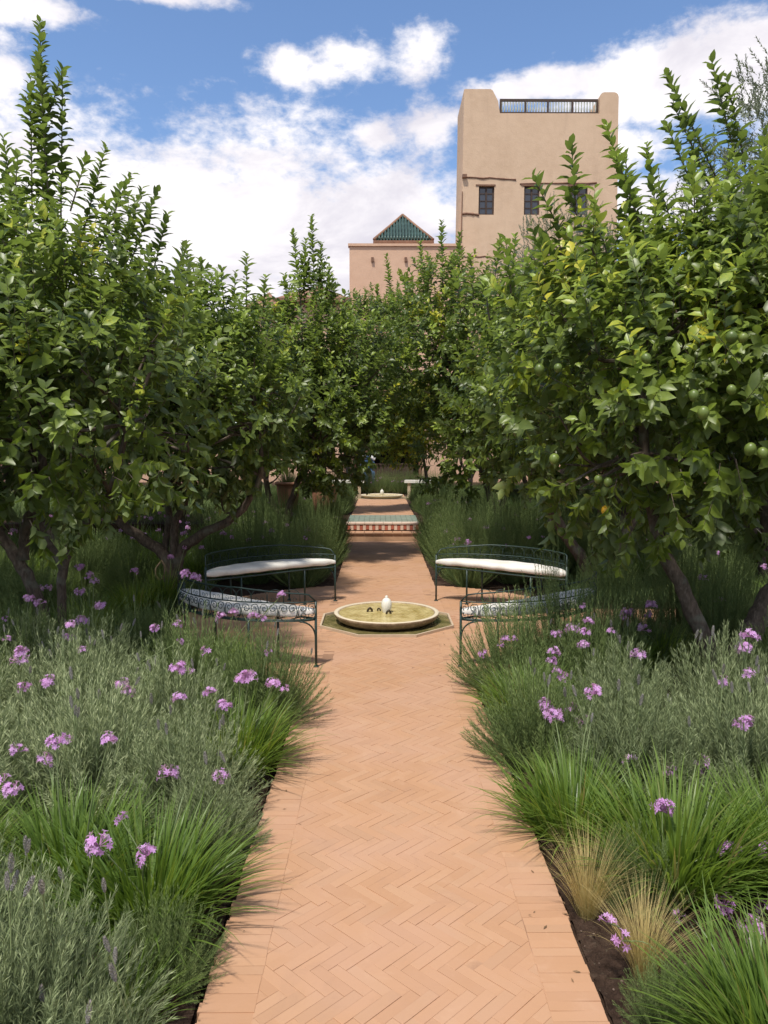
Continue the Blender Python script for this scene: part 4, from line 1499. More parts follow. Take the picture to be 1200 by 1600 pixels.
UMB = [umbel_mesh(i, nf) for i, nf in ((1, 20), (2, 24), (3, 16), (4, 12), (5, 28))]
FAD = [umbel_mesh(9, 6, 0.03), umbel_mesh(10, 5, 0.03)]
bud = MB()
for k in range(9):
    z = k * 0.0042
    r = 0.0046 * math.sin(PI * (k + 1.2) / 10.5) + 0.0012
    for j in range(6):
        a = j * PI / 3 + k * 0.5
        c, s = math.cos(a), math.sin(a)
        bud.add([(c * r * .5, s * r * .5, z), (c * r - s * .0022, s * r + c * .0022, z + .003), (c * r + s * .0022, s * r - c * .0022, z + .003), (c * r * 1.05, s * r * 1.05, z + .0078)],
                (), [(0, 2, 1), (1, 2, 3)], rnd.uniform(0, .9))
BUD = bud.mesh('flower_spike', 'lavender_bud')
BUDST = MB().tube([(0, 0, -0.16), (0.002, 0, -0.08), (0, 0, 0)], [0.0017, 0.0016, 0.0014], 4, tint=.6).mesh('flower_stalk', 'flower_stalk')

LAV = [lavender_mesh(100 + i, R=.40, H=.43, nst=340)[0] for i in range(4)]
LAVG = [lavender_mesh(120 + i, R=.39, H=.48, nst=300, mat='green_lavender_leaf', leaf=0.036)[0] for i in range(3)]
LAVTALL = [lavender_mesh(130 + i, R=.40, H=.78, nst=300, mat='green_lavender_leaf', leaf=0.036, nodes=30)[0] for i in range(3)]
GAR = [blade_mesh(200 + i, n=760, base=0.15, w=0.0088, L=(0.26, 0.42), grav=0.75) for i in range(4)]
GARF = [blade_mesh(220 + i, n=300, w=0.0085, L=(0.3, 0.5)) for i in range(3)]
FEA = [blade_mesh(240 + i, n=420, L=(0.26, 0.42), w=0.0016, base=0.035, mat='feather_grass', lean=(0.02, 0.5), grav=1.1, segs=7, dry=0) for i in range(2)]
uf = MB()
rng_ = np.random.default_rng(77)


def flower(parent, base, head, wilt=False):
    """a stalk from the clump up to its flower head, in the clump's own coordinates"""
    base, head = np.array(base, float), np.array(head, float)
    mid = (base + head) / 2 + np.array([rnd.uniform(-.02, .02), rnd.uniform(-.02, .02), 0.03])
    C = catmull([base, mid, head], 4)
    s = MB().tube(C, np.linspace(0.0032, 0.0022, len(C)), 4, cap=False, tint=0.5).build('flower_stalk', 'flower_stalk', parent, smooth=True)
    h = link('flower_head', rnd.choice(FAD if wilt else UMB), s, loc=tuple(head), rot=(rnd.uniform(-.3, .3), rnd.uniform(-.3, .3), rnd.uniform(0, 6)))
    k = rnd.uniform(0.72, 1.08)
    h.scale = (k, k, k)
    return s


FARHEAD = umbel_mesh(5, 7, 0.034)


def clump(kind_, x, y, s, label, group, z=-0.03, flowers=0, spikes=0, heads=(), tall=1.0):
    meshes = {'lav': LAV, 'lavg': LAVG, 'lavt': LAVTALL, 'gar': GAR, 'garf': GARF, 'fea': FEA}[kind_]
    nm = {'lav': 'lavender_bush', 'lavg': 'lavender_bush', 'lavt': 'lavender_bush', 'gar': 'society_garlic', 'garf': 'society_garlic', 'fea': 'feather_grass'}[kind_]
    cat = {'lav': 'lavender', 'lavg': 'lavender', 'lavt': 'lavender', 'gar': 'flowering plant', 'garf': 'flowering plant', 'fea': 'grass tuft'}[kind_]
    T = thing(nm, label, cat, (x, y, z), 0, group)
    f = link('foliage', rnd.choice(meshes), T, rot=(0, 0, rnd.uniform(0, 6.28)), scale=(s, s, s * tall), kind='stuff')
    for (px, py, dY) in heads:
        p = at(px, py, y + dY - (0.18 if y > 3 else 0.06))
        flower(T, (rnd.uniform(-.06, .06), rnd.uniform(-.06, .06), 0.05), (p.x - x, p.y - y, p.z - z), wilt=rnd.random() < .12)
    for i in range(flowers):
        a, r = rnd.uniform(0, 6.28), rnd.uniform(0.03, .28) * s
        flower(T, (0.3 * r * math.cos(a), .3 * r * math.sin(a), 0.05), (r * math.cos(a), r * math.sin(a), rnd.uniform(.44, .62) * s * tall), wilt=rnd.random() < .2)
    for i in range(spikes):
        a, r = rnd.uniform(0, 6.28), rnd.uniform(0.02, .30) * s
        H = 0.42 * s * tall * (1 - 0.45 * (r / (.34 * s)) ** 2) + rnd.uniform(.05, .16)
        o = link('flower_spike', BUD, T, loc=(r * math.cos(a), r * math.sin(a), H), rot=(rnd.gauss(0, .18), rnd.gauss(0, .18), rnd.uniform(0, 6)))
        k = rnd.uniform(1.0, 1.45)
        o.scale = (k, k, k)
        link('flower_stalk', BUDST, o)
    return T


GL, GR, GF = 'lavender bushes in the near beds', 'society garlic clumps in the near beds', 'blond feather grass by the path'
# near bed, left of the path
clump('lav', -1.02, 1.86, 1.0, 'pale grey-green lavender with dry buds in the nearest left corner of the bed', GL, spikes=16)
clump('garf', -0.80, 2.02, .55, 'small low garlic tuft at the foot of the nearest left lavender', GR)
clump('lav', -1.42, 2.15, 1.0, 'pale lavender next to the nearest one, cut by the left edge of the photo', GL, spikes=10)
clump('gar', -0.86, 2.52, 1.05, 'dense garlic clump of long dark leaves spilling over the border, nearest on the left', GR, heads=[(190, 1282, .1), (155, 1322, -.1), (230, 1338, -.1)])
clump('gar', -1.20, 2.72, 1.0, 'garlic clump half behind the nearest left lavender', GR, heads=[], flowers=2)
clump('gar', -1.70, 2.75, 0.95, 'garlic clump at the left photo edge behind the nearest lavenders', GR, flowers=2)
clump('lav', -0.92, 3.25, 0.92, 'dark lower lavender on the left border between the two garlic clumps', GL, heads=[(345, 1215, .0), (265, 1212, 0)], spikes=6)
clump('lav', -1.38, 3.35, 1.15, 'broad grey lavender mound behind the nearest left garlic', GL, heads=[(105, 1160, 0), (70, 1190, -.1)], spikes=8)
clump('lav', -1.95, 3.30, 1.2, 'grey lavender mound with two big lilac heads at the left photo edge', GL, heads=[(28, 1175, 0), (20, 1238, -.2), (5, 1222, -.1)], spikes=6)
clump('lav', -1.15, 3.85, 1.1, 'grey lavender mound between the garlic by the path and the left photo edge', GL, spikes=8, heads=[(190, 1072, .2), (200, 1083, .1)], flowers=2)
clump('gar', -0.80, 3.75, 1.05, 'garlic clump leaning over the path under a row of lilac heads, left side', GR, heads=[(280, 1092, 0), (328, 1083, .1), (350, 1105, .1), (388, 1062, .1), (375, 1064, .2), (428, 1070, .1), (445, 1078, .15)])
clump('lav', -1.70, 4.05, 1.15, 'grey lavender below the left trunks, second row from the path', GL, heads=[(75, 1068, 0), (38, 1075, 0)], spikes=6, flowers=2)
clump('lav', -2.35, 4.1, 1.2, 'grey lavender below the left trunks at the photo edge', GL, heads=[(30, 1035, 0), (33, 1022, .1), (10, 1000, .3)], spikes=5, flowers=2)
clump('lavg', -0.76, 4.40, 1.05, 'dark green lavender leaning over the path just before the near left bench', GL, spikes=5, heads=[(420, 1020, .1)])
clump('lavg', -1.25, 4.75, 1.05, 'green lavender before the near left bench, behind the row of lilac heads', GL, spikes=5, heads=[(300, 1050, -.2)], flowers=2)
clump('gar', -1.22, 5.2, 1.05, 'garlic clump under the scrolled back of the near left bench', GR, heads=[(440, 930, .1), (345, 965, 0), (365, 958, .1), (395, 963, .1), (410, 968, .1)])
clump('lav', -1.85, 4.75, 1.05, 'upright pale lavender with tall buds between bench and left trunks', GL, spikes=12, heads=[(280, 1003, 0)])
clump('lavg', -1.75, 5.45, 0.95, 'green lavender at the outer end of the near left bench', GL, heads=[(290, 898, .1), (305, 905, .2)], spikes=4)
clump('lav', -2.35, 4.95, 1.0, 'pale lavender in front of the slim left trunks', GL, spikes=8, heads=[(128, 972, .3), (108, 998, 0)], flowers=2)
clump('lav', -2.95, 4.9, 1.0, 'pale lavender before the slim left trunks, at the photo edge', GL, spikes=4, heads=[(8, 968, .2)])
# near bed, right of the path
clump('gar', 1.0, 1.86, 1.0, 'bright garlic clump in the nearest right corner', GR, heads=[])
clump('gar', 1.42, 2.0, 1.0, 'second bright garlic clump beside the nearest right one, at the photo edge', GR)
clump('lavg', 0.74, 2.02, .36, 'small low sprig of green lavender on the bare soil beside the nearest right border', GL)
clump('lav', -0.76, 2.98, .62, 'low lavender filling the border edge between the two near left garlic clumps', GL, spikes=3)
clump('lavg', -0.72, 2.22, .5, 'small green lavender at the border, below the nearest left garlic', GL)
clump('lav', -0.78, 1.72, .6, 'small grey lavender touching the border in the bottom left corner', GL, spikes=4)
clump('lavg', 0.84, 2.62, .5, 'small green lavender filling the gap behind the two straw grass tufts', GL)
clump('fea', 0.66, 2.55, .86, 'blond feather grass tuft against the right border, the farther one', GF)
clump('fea', 0.75, 2.24, .8, 'greenish feather grass tuft right of the path, the nearer one with lilac heads', GF, heads=[(950, 1442, .02), (972, 1470, 0.02)])
clump('gar', 1.05, 2.75, 1.15, 'large garlic clump behind the nearer feather grass', GR, heads=[(1035, 1268, .1), (1140, 1335, 0), (1062, 1432, -.2)])
clump('gar', 1.50, 2.75, 1.1, 'garlic clump at the right photo edge, lilac heads above it', GR, heads=[(1192, 1330, 0), (1175, 1455, -.3), (1132, 1415, -.2), (1195, 1420, -.1)], flowers=2)
clump('gar', 0.76, 3.12, 0.95, 'garlic clump spilling over the right border behind the blond feather grass', GR, flowers=2)
clump('lav', 1.12, 3.45, 1.0, 'rounded grey lavender behind the large right garlic clump', GL, heads=[(1053, 1200, 0), (1045, 1212, 0), (1097, 1195, .1), (1100, 1210, .1), (985, 1190, 0)], spikes=6)
clump('lav', 1.62, 3.4, 1.15, 'big grey lavender at the right photo edge', GL, heads=[(1165, 1135, 0)], spikes=8, flowers=2)
clump('lavg', 0.76, 3.80, 1.0, 'grey-green lavender with dry sprigs overhanging the right border', GL, spikes=8, heads=[(860, 1118, 0), (852, 1105, .1), (870, 1125, 0)])
clump('lav', 1.25, 4.05, 1.05, 'grey lavender under the lilac heads, middle of the right bed', GL, heads=[(912, 1128, 0), (895, 1112, .1), (995, 1143, 0), (1005, 1150, .1)], spikes=6, flowers=2)
clump('lav', 1.85, 4.1, 1.15, 'grey lavender before the forked right trunk', GL, spikes=8, flowers=2)
clump('lav', 2.25, 3.7, 1.15, 'grey lavender right of the forked trunk at the photo edge', GL, spikes=6, flowers=2)
clump('gar', 0.82, 4.42, 0.98, 'garlic clump overhanging the path below the two near lilac bunches, right side', GR, heads=[(870, 1050, 0), (862, 1035, .1), (880, 1060, 0), (865, 1020, .1)])
clump('lavg', 0.82, 4.98, 1.12, 'grey bushy lavender bulging over the path in front of the near right bench', GL, heads=[(755, 1022, 0), (790, 1000, 0), (803, 998, .1), (782, 1010, 0)], spikes=5)
clump('lavg', 1.30, 4.80, 1.1, 'green lavender between the near right bench and the bed', GL, heads=[(915, 990, 0), (912, 1010, 0), (870, 992, .2), (895, 985, .2)], spikes=6, flowers=2)
clump('lavt', 1.20, 5.28, 0.98, 'tall feathery lavender standing in front of the near right bench', GL)
clump('lavt', 1.72, 5.50, 0.98, 'tall lavender before the outer end of the near right bench', GL)
clump('gar', 2.0, 5.55, 1.0, 'dark garlic clump before the strip of side paving, right of the benches', GR, heads=[(975, 968, 0), (985, 960, .1), (1015, 962, .1), (1005, 985, -.2)])
clump('gar', 1.6, 5.25, .95, 'dark garlic clump at the foot of the near right bench', GR, flowers=2)
clump('lavg', 2.45, 4.55, 1.1, 'feathery green bush at the foot of the forked right trunk', GL)

# planting farther in: rows of clumps, some lavender, some garlic
def zone(n, x0, x1, y0, y1, kinds, label, group, smin=.85, smax=1.1, z=-0.03, fl=(0, 2), tall=1.0, avoid=()):
    pts = []
    tries = 0
    while len(pts) < n and tries < 4000:
        tries += 1
        x, y = rnd.uniform(x0, x1), rnd.uniform(y0, y1)
        if any(math.hypot(x - a, y - b) < 0.40 for a, b in pts):
            continue
        if math.hypot(x, y - 7) < 2.2 or (6.25 < y < 7.75 and 0 < x < 3.4):
            continue
        pts.append((x, y))
    for x, y in pts:
        k = rnd.choice(kinds)
        nm = {'l': 'lavender', 'g': 'garlic'}[k[0]]
        lb = label % nm + ', ' + ['front rows', 'middle rows', 'back rows'][min(2, int(3 * (y - y0) / (y1 - y0)))]
        clump(k, x, y, rnd.uniform(smin, smax), lb, group + (' lavender' if nm == 'lavender' else ' garlic'), z=z, flowers=rnd.randint(*fl) if k[0] == 'g' else (1 if rnd.random() < .3 else 0), tall=tall)


ORD = ['first', 'second', 'third', 'fourth', 'fifth', 'sixth', 'seventh', 'eighth', 'ninth', 'tenth', 'eleventh']
for s, side in ((-1, 'left'), (1, 'right')):
    a, b = (0.95, 1.9)
    cnt = {}
    for (x, y, sc_) in ((.98, 8.95, .95), (.94, 9.5, 1.0), (.92, 10.1, 1.0), (.90, 10.7, 1.0), (.88, 11.3, 1.0), (.88, 11.9, 1.0), (.88, 12.6, .95), (1.55, 9.2, 1.0), (1.5, 9.9, 1.0), (1.55, 10.6, 1.05), (1.5, 11.4, 1.0), (1.55, 12.2, 1.0), (2.15, 9.5, 1.0), (2.1, 10.4, 1.05), (2.2, 11.3, 1.), (2.1, 12.3, 1.)):
        cnt[x > 1.3] = cnt.get(x > 1.3, 0) + 1
        rw = 'edging the far path' if x < 1.3 else 'in the outer rows'
        clump('lavt', s * (x + rnd.uniform(-.04, .04)), y, sc_, 'tall green lavender %s, %s side, %s from the benches' % (rw, side, ORD[cnt[x > 1.3] - 1]), 'tall lavender, %s of the far path' % side, flowers=2 if s > 0 or x > 1.4 else 1)
zone(44, -5.6, -2.2, 6.4, 12.8, ['gar', 'garf', 'lavg', 'garf'], '%s clump in the shade under the back left trees', 'shaded left', fl=(1, 3), smin=.9, smax=1.2)
zone(30, -5.5, -2.15, 4.9, 6.2, ['lavg', 'gar', 'lavg'], '%s clump between the slim left trunks', 'left trunk side', fl=(1, 2), smin=.9, smax=1.1)
zone(46, 2.3, 6.4, 7.7, 12.8, ['lavt', 'lavg', 'garf', 'lavt'], '%s clump in the shade beyond the side paving, right', 'shaded right', fl=(1, 2), smin=.75, smax=.95)
zone(14, 2.4, 4.2, 4.9, 6.2, ['lavg', 'gar', 'lavt'], '%s clump near the forked right trunk', 'right trunk side', fl=(1, 2))
zone(14, -4.5, -2.6, 3.2, 4.8, ['lav', 'gar'], '%s clump at the outer side of the near left bed', 'outer left bed', fl=(1, 2))
zone(10, 2.5, 4.2, 2.8, 4.7, ['lav', 'lavg'], '%s clump at the outer side of the near right bed', 'outer right bed', fl=(1, 2))
# on the terrace
for s, side in ((-1, 'left'), (1, 'right')):
    for (x, y) in ((.92, 15.4), (.95, 16.1), (.95, 16.9), (.95, 17.7), (.95, 18.5), (1.5, 15.7), (1.5, 16.6), (1.55, 17.6), (2.1, 16.0), (2.1, 17.0)):
        clump('lavg', s * x, y, .95, 'light green lavender along the %s edge of the upper path' % side, 'upper %s lavender' % side, z=.26)
    for (x, y) in ((.95, 13.75), (1.5, 13.9), (.98, 14.4), (1.5, 14.7), (2.1, 14.2)):
        clump('lavt', s * x, y, .62, 'grey lavender with pale flowers beside the tiled steps, %s' % side, 'steps %s lavender' % side, z=.26, flowers=2)
for i in range(15):
    clump('lavt', -1.9 + i * 0.27, 22.3 + rnd.uniform(-.25, .25), .78, 'dark lavender of the bed closing the view behind the far fountain', 'lavender bed behind the far fountain', z=.26, flowers=2)

# feathery ground cover and fallen bits: nobody could count them
def cover(name, x0, x1, y0, y1, n, h, mat, z, holes=True, w=.006):
    rng = np.random.default_rng(int(abs(x0 * 10 + y0)))
    X, Y = rng.uniform(x0, x1, n), rng.uniform(y0, y1, n)
    if holes:
        ok = (np.hypot(X, Y - 7) > 2.05) & ((Y < 6.3) | (Y > 7.7) | (X < 0) | (X > 3.3))
        X, Y = X[ok], Y[ok]
    n = len(X)
    P = np.stack([X, Y, np.full(n, z)], -1)
    D = unit(np.stack([rng.normal(0, .5, n), rng.normal(0, .5, n), np.ones(n)], -1))
    L = h * rng.uniform(.5, 1.3, n)
    V, F, ti = place_leaves(P, D, unit(rng.normal(0, 1, (n, 3))), L, np.full(n, w), rng.uniform(0.1, .7, n), OT, OT_T)
    o = link(name, np_mesh(name, V, [F], mat, ti), kind='stuff')
    return o


for (nm, a, b, c, d, n, h, z) in (('ground_cover', -8, -2.0, 4.6, 13.4, 60000, .16, -.04), ('ground_cover', 2.0, 8, 4.6, 13.4, 60000, .16, -.04),
                                  ('ground_cover', -10, -.8, 13.5, 24, 45000, .30, .26), ('ground_cover', .8, 10, 13.5, 24, 45000, .30, .26)):
    o = cover(nm, a, b, c, d, n, h, 'green_lavender_leaf', z, w=.009)
    tag(o, 'low green ground cover under the trees, %s of the path, %s' % ('left' if a < 0 else 'right', 'near the fountain' if c < 10 else 'beyond the steps'), 'ground cover', kind='stuff')
pbm = MB()
for i in range(260):
    s = rnd.choice((-1, 1))
    x, y = s * rnd.uniform(.60, .95), rnd.uniform(1.8, 5.2)
    r = rnd.uniform(.002, .006)
    V = unit(np.array([(1, 0, 0), (-1, 0, 0), (0, 1, 0), (0, -1, 0), (0, 0, 1), (0, 0, -1)], float) + RNG.normal(0, .2, (6, 3))) * r * np.array([1, 1, .7]) + np.array([x, y, -.022])
    pbm.add(V, (), [(0, 2, 4), (2, 1, 4), (1, 3, 4), (3, 0, 4), (2, 0, 5), (1, 2, 5), (3, 1, 5), (0, 3, 5)])
o = pbm.build('pebbles', 'pebble', kind='stuff')
tag(o, 'small stones and crumbs on the soil beside the path', 'pebbles', kind='stuff')

rl_ = np.random.default_rng(5)
nl_ = 170
sx_ = rl_.choice([-1, 1], nl_)
P_ = np.stack([sx_ * (HALF - np.abs(rl_.normal(0, .10, nl_)) + .01), rl_.uniform(1.8, 12.5, nl_), np.full(nl_, .004)], -1)
Dn = np.stack([rl_.normal(0, 1, nl_), rl_.normal(0, 1, nl_), rl_.normal(0, .15, nl_)], -1)
Lf_ = rl_.uniform(.008, .030, nl_)
Vl, Fl, tl_ = place_leaves(P_, Dn, np.tile(np.array([0, 0, 1.0]), (nl_, 1)) + rl_.normal(0, .25, (nl_, 3)), Lf_, Lf_ * .3, np.clip(rl_.normal(.3, .3, nl_), 0, 1), OT, OT_T)
plain('dry_leaf', (0.20, 0.12, 0.06), 0.8, .5, 30)
o = link('fallen_leaves', np_mesh('fallen_leaves', Vl, [Fl], 'dry_leaf', tl_), kind='stuff')
tag(o, 'dry leaf bits scattered along the edges of the brick path', 'leaf litter', kind='stuff')

# ------------------------------------------------------------------ clipped hedges
def hedge(x0, x1, y0, y1, z0, z1, label, seed):
    rng = np.random.default_rng(seed)
    T = thing('box_hedge', label, 'hedge', ((x0 + x1) / 2, (y0 + y1) / 2, z0), 0, 'low clipped hedges')
    hx, hy, h = (x1 - x0) / 2, (y1 - y0) / 2, z1 - z0
    core = MB().box((-hx + .05, -hy + .05, 0), (hx - .05, hy - .05, h - .05))
    core.build('twigs', 'bark', T)
    n = int(5200 * (hx * 4) * (h + hy * 2) / 1.0 * .6)
    f = rng.uniform(0, 1, n)
    X = rng.uniform(-hx, hx, n)
    top = f < (2 * hy) / (2 * hy + 2 * h)
    Y = np.where(top, rng.uniform(-hy, hy, n), np.where(rng.uniform(0, 1, n) < .7, -hy, hy))
    Z = np.where(top, h, rng.uniform(0, h, n))
    P = np.stack([X, Y, Z], -1) + rng.normal(0, .018, (n, 3))
    V, F, ti = place_leaves(P, rng.normal(0, 1, (n, 3)) + np.array([0, -.2, .6]), rng.normal(0, 1, (n, 3)), rng.uniform(.018, .035, n), rng.uniform(.012, .018, n), np.clip(rng.normal(.5, .2, n), 0, 1), OT, OT_T)
    link('foliage', np_mesh('foliage', V, [F], 'hedge_leaf', ti), T, kind='stuff')


hedge(2.2, 9.5, 14.2, 14.7, .26, .52, 'low clipped hedge on the terrace edge right of the steps', 61)
hedge(2.6, 10.0, 18.4, 18.9, .26, .66, 'low clipped hedge farther back on the right, in front of the dark bench', 62)

# ------------------------------------------------------------------ terracotta pots
def pot(px, pytop, Y, rad, h, label):
    p = at(px, pytop, Y)
    T = thing('terracotta_pot', label, 'plant pot', (p.x, Y, p.z - h), 0, 'terracotta pots by the terrace')
    MB().lathe([(0, 0), (rad * .66, 0), (rad * .70, .02), (rad * .80, h * .35), (rad * .90, h * .75), (rad * .93, h * .9), (rad * .80, h * .9), (0, h * .86)], seg=28).build('body', 'terracotta', T, smooth=True)
    MB().lathe([(rad * .90, h * .90), (rad * 1.04, h * .91), (rad * 1.07, h * .955), (rad * 1.04, h), (rad * .90, h), (rad * .85, h * .9)], seg=28).build('rim', 'terracotta', T, smooth=True)
    link('plant', LAVG[0], T, loc=(0, 0, h * .85), scale=(.6, .6, .55), kind='stuff')
    return p.z - h


pz1 = pot(450, 753, 13.95, .225, .56, 'terracotta pot with a sprawling plant, the left one of two under the trees')
pz2 = pot(507, 758, 13.9, .255, .56, 'wide terracotta pot nearer to the path, beside the pale far bench')
PZ = (pz1, pz2)

# ------------------------------------------------------------------ far benches by the far fountain
def slab_bench(x, y, rz, label):
    T = thing('slab_bench', label, 'bench', (x, y, .27), rz, 'pale benches by the far fountain')
    MB().box((-.5, -.18, .40), (.5, .18, .47)).build('seat', 'white_marble', T)
    for s in (-1, 1):
        MB().box((s * .38 - .04, -.14, 0), (s * .38 + .04, .14, .399)).build('leg', 'cream_stone', T)


slab_bench(-1.0, 20.6, 0.15, 'pale bench left of the far fountain, beyond the steps')
slab_bench(1.12, 20.6, -0.15, 'pale bench right of the far fountain, beyond the steps')

# ------------------------------------------------------------------ buildings
YT = 38.0
def tw(px, py, Y=YT):
    return at(px, py, Y)


c_bl = tw(721, 420)
c_tl = tw(725, 139)
c_tr = tw(967, 144)
c_br = tw(968, 420)
T = thing('tower', 'tall square ochre plastered tower with a railed roof terrace', 'tower', (0, 0, 0))
x0, x1 = c_tl.x, c_tr.x
zt = c_tl.z
zr = tw(850, 177).z          # floor of the opening in the parapet
pl_, pr_ = tw(757, 177).x, tw(781, 177).x
ql_, qr_ = tw(937, 177).x, tw(937, 177).x
DEP = 3.0
spread = (c_tl.x - c_bl.x) / (c_tl.z - c_bl.z)
def bx_(x, z):
    """front wall leans in a little towards the top"""
    return x
body = MB()
ba = 0.10        # batter per side at the foot
zb = -0.1
fl, fr_ = x0 - 0.012 * (zr - zb), x1 + 0.010 * (zr - zb)
win = []
for (a, b_, c_, d_) in ((749, 291, 773, 336), (819, 291, 843, 336), (904, 291, 917, 336)):
    win.append((tw(a, c_ if False else 300).x, tw(b_ if False else b_ if False else a, 336).z, tw(b_ if False else (773 if a == 749 else 843 if a == 819 else 917), 300).x, tw(a, 292).z))
wx = []
wz0, wz1 = tw(760, 336).z, tw(760, 291).z
for (a, b_) in ((749, 773), (819, 843), (891, 917)):
    wx.append((tw(a, 313).x, tw(b_, 313).x))
DW = 0.35


def lean(x, z):
    t = (zr - z) / (zr - zb)
    k = (x - x0) / (x1 - x0)
    return x + (fl - x0) * t * (1 - k) + (fr_ - x1) * t * k


def leany(z):
    return YT - 0.010 * (zr - z)


xs = [x0] + [v for w in wx for v in w] + [x1]
zs = [zb, wz0, wz1, zr]
V, q = [], []
idx = {}
for i, x in enumerate(xs):
    for j, z in enumerate(zs):
        idx[i, j] = len(V)
        V.append((lean(x, z), leany(z), z))
for i in range(len(xs) - 1):
    for j in range(3):
        if j == 1 and i % 2 == 1:
            continue
        q.append((idx[i, j], idx[i + 1, j], idx[i + 1, j + 1], idx[i, j + 1]))
# reveals of the windows
for i in (1, 3, 5):
    A = [V[idx[i, 1]], V[idx[i + 1, 1]], V[idx[i + 1, 2]], V[idx[i, 2]]]
    n0 = len(V)
    V += [(p[0], p[1] + DW, p[2]) for p in A]
    I = [idx[i, 1], idx[i + 1, 1], idx[i + 1, 2], idx[i, 2]]
    for k in range(4):
        q.append((I[(k + 1) % 4], I[k], n0 + k, n0 + (k + 1) % 4))
# sides, back, roof
for (xa, xb) in ((0, 0), (len(xs) - 1, 0)):
    fpt = [V[idx[xa, j]] for j in (0, 3)]
    n0 = len(V)
    V += [(fpt[0][0], YT + DEP, zb), (fpt[1][0], YT + DEP, zr)]
    q.append((idx[xa, 0], idx[xa, 3], n0 + 1, n0) if xa == 0 else (idx[xa, 3], idx[xa, 0], n0, n0 + 1))
n0 = len(V)
V += [(x0, YT, zr), (x1, YT, zr), (x1, YT + DEP, zr), (x0, YT + DEP, zr)]
q.append((n0, n0 + 1, n0 + 2, n0 + 3))
body.add(V, q)
body.build('wall', 'tower_plaster', T)


def rounded_block(xa, xb, ya, yb, za, zb_, r, slope=0.0):
    """parapet block with a rounded top and shoulder"""
    mb = MB()
    prof = [(xa, za), (xb, za)]
    if slope:
        prof += [(xb, za + 0.02), (xb - slope * .25, zb_ - 0.55), (xb - slope, zb_ - 0.06), (xb - slope - .1, zb_)]
    else:
        prof += [(xb, zb_ - r)] + [(xb - r + r * math.cos(a), zb_ - r + r * math.sin(a)) for a in (PI / 6, PI / 3, PI / 2)]
    rl = 0.06 if slope else r
    prof += [(xa + rl, zb_)] + [(xa + rl - rl * math.sin(a), zb_ - rl + rl * math.cos(a)) for a in (PI / 6, PI / 3, PI / 2)]
    n = len(prof)
    V = [(x, ya, z) for x, z in prof] + [(x, yb, z) for x, z in prof] + [(np.mean([p[0] for p in prof]), ya, np.mean([p[1] for p in prof])), (np.mean([p[0] for p in prof]), yb, np.mean([p[1] for p in prof]))]
    q = [(i, n + i, n + (i + 1) % n, (i + 1) % n) for i in range(n)]
    t = [(2 * n, i, (i + 1) % n) for i in range(n)] + [(2 * n + 1, n + (i + 1) % n, n + i) for i in range(n)]
    mb.add(V, q, t)
    return mb


zl, zrr = zt, tw(950, 144).z
rounded_block(x0, tw(781, 177).x + .0, YT, YT + DEP, zr, zl, .1, slope=.35).build('parapet', 'tower_plaster', T)
rounded_block(tw(937, 170).x, x1, YT, YT + DEP, zr, zrr, .22).build('parapet', 'tower_plaster', T)
# railing: dark frame, pale balusters
ra, rb_ = tw(782, 165).x, tw(936, 165).x
za_, zb2 = tw(860, 176).z, tw(860, 152).z
yr = YT + .22
R2 = link('railing', None, T)
for (lo, hi) in (((ra, yr - .05, za_), (rb_, yr + .05, za_ + .10)), ((ra, yr - .05, zb2 - .10), (rb_, yr + .05, zb2))):
    MB().box(lo, hi).build('rail', 'dark_wood', R2)
for xx in (ra + .04, ra + (rb_ - ra) * .26, ra + (rb_ - ra) * .49, ra + (rb_ - ra) * .74, rb_ - .04):
    MB().box((xx - .045, yr - .05, za_ + .10), (xx + .045, yr + .05, zb2 - .10)).build('post', 'dark_wood', R2)
bal = MB()
hgt = zb2 - za_ - .2
bal.lathe([(.02, 0), (.035, hgt * .1), (.045, hgt * .3), (.025, hgt * .55), (.04, hgt * .85), (.02, hgt)], seg=8)
balm = bal.mesh('baluster', 'pale_slat', True)
nbal = 34
for i in range(nbal):
    link('baluster', balm, R2, loc=(ra + .10 + (rb_ - ra - .2) * i / (nbal - 1), yr, za_ + .10))
# windows
for i in (0, 1, 2):
    xa, xb = [lean(v, wz0) for v in wx[i]]
    yy = leany(wz0) + .10
    W = link('window', None, T)
    t_ = .075
    fr2 = MB()
    fr2.box((xa, yy, wz0), (xa + t_, yy + .09, wz1))
    fr2.box((xb - t_, yy, wz0), (xb, yy + .09, wz1))
    fr2.box((xa + t_, yy, wz0), (xb - t_, yy + .09, wz0 + t_))
    fr2.box((xa + t_, yy, wz1 - t_), (xb - t_, yy + .09, wz1))
    fr2.box(((xa + xb) / 2 - .04, yy - .01, wz0 + t_), ((xa + xb) / 2 + .04, yy + .08, wz1 - t_))
    for k in (1, 2, 3):
        z = wz0 + (wz1 - wz0) * k / 4
        for (u0, u1) in ((xa + t_, (xa + xb) / 2 - .04), ((xa + xb) / 2 + .04, xb - t_)):
            fr2.box((u0, yy + .005, z - .022), (u1, yy + .075, z + .022))
    fr2.build('frame', 'dark_wood', W)
    for c2 in (0, 1):
        for k in range(4):
            u0 = xa + t_ if c2 == 0 else (xa + xb) / 2 + .04
            u1 = (xa + xb) / 2 - .04 if c2 == 0 else xb - t_
            z0_ = wz0 + (wz1 - wz0) * k / 4 + (t_ if k == 0 else .022)
            z1_ = wz0 + (wz1 - wz0) * (k + 1) / 4 - (t_ if k == 3 else .022)
            MB().box((u0, yy + .03, z0_), (u1, yy + .045, z1_)).build('pane', 'window_glass', W)
    # lintel plank above the opening, set into the plaster
    MB().box((xa - .14, leany(wz1) - .03, wz1 + .003), (xb + .06, leany(wz1) + .12, wz1 + .07)).build('lintel', 'brown_wood', T)
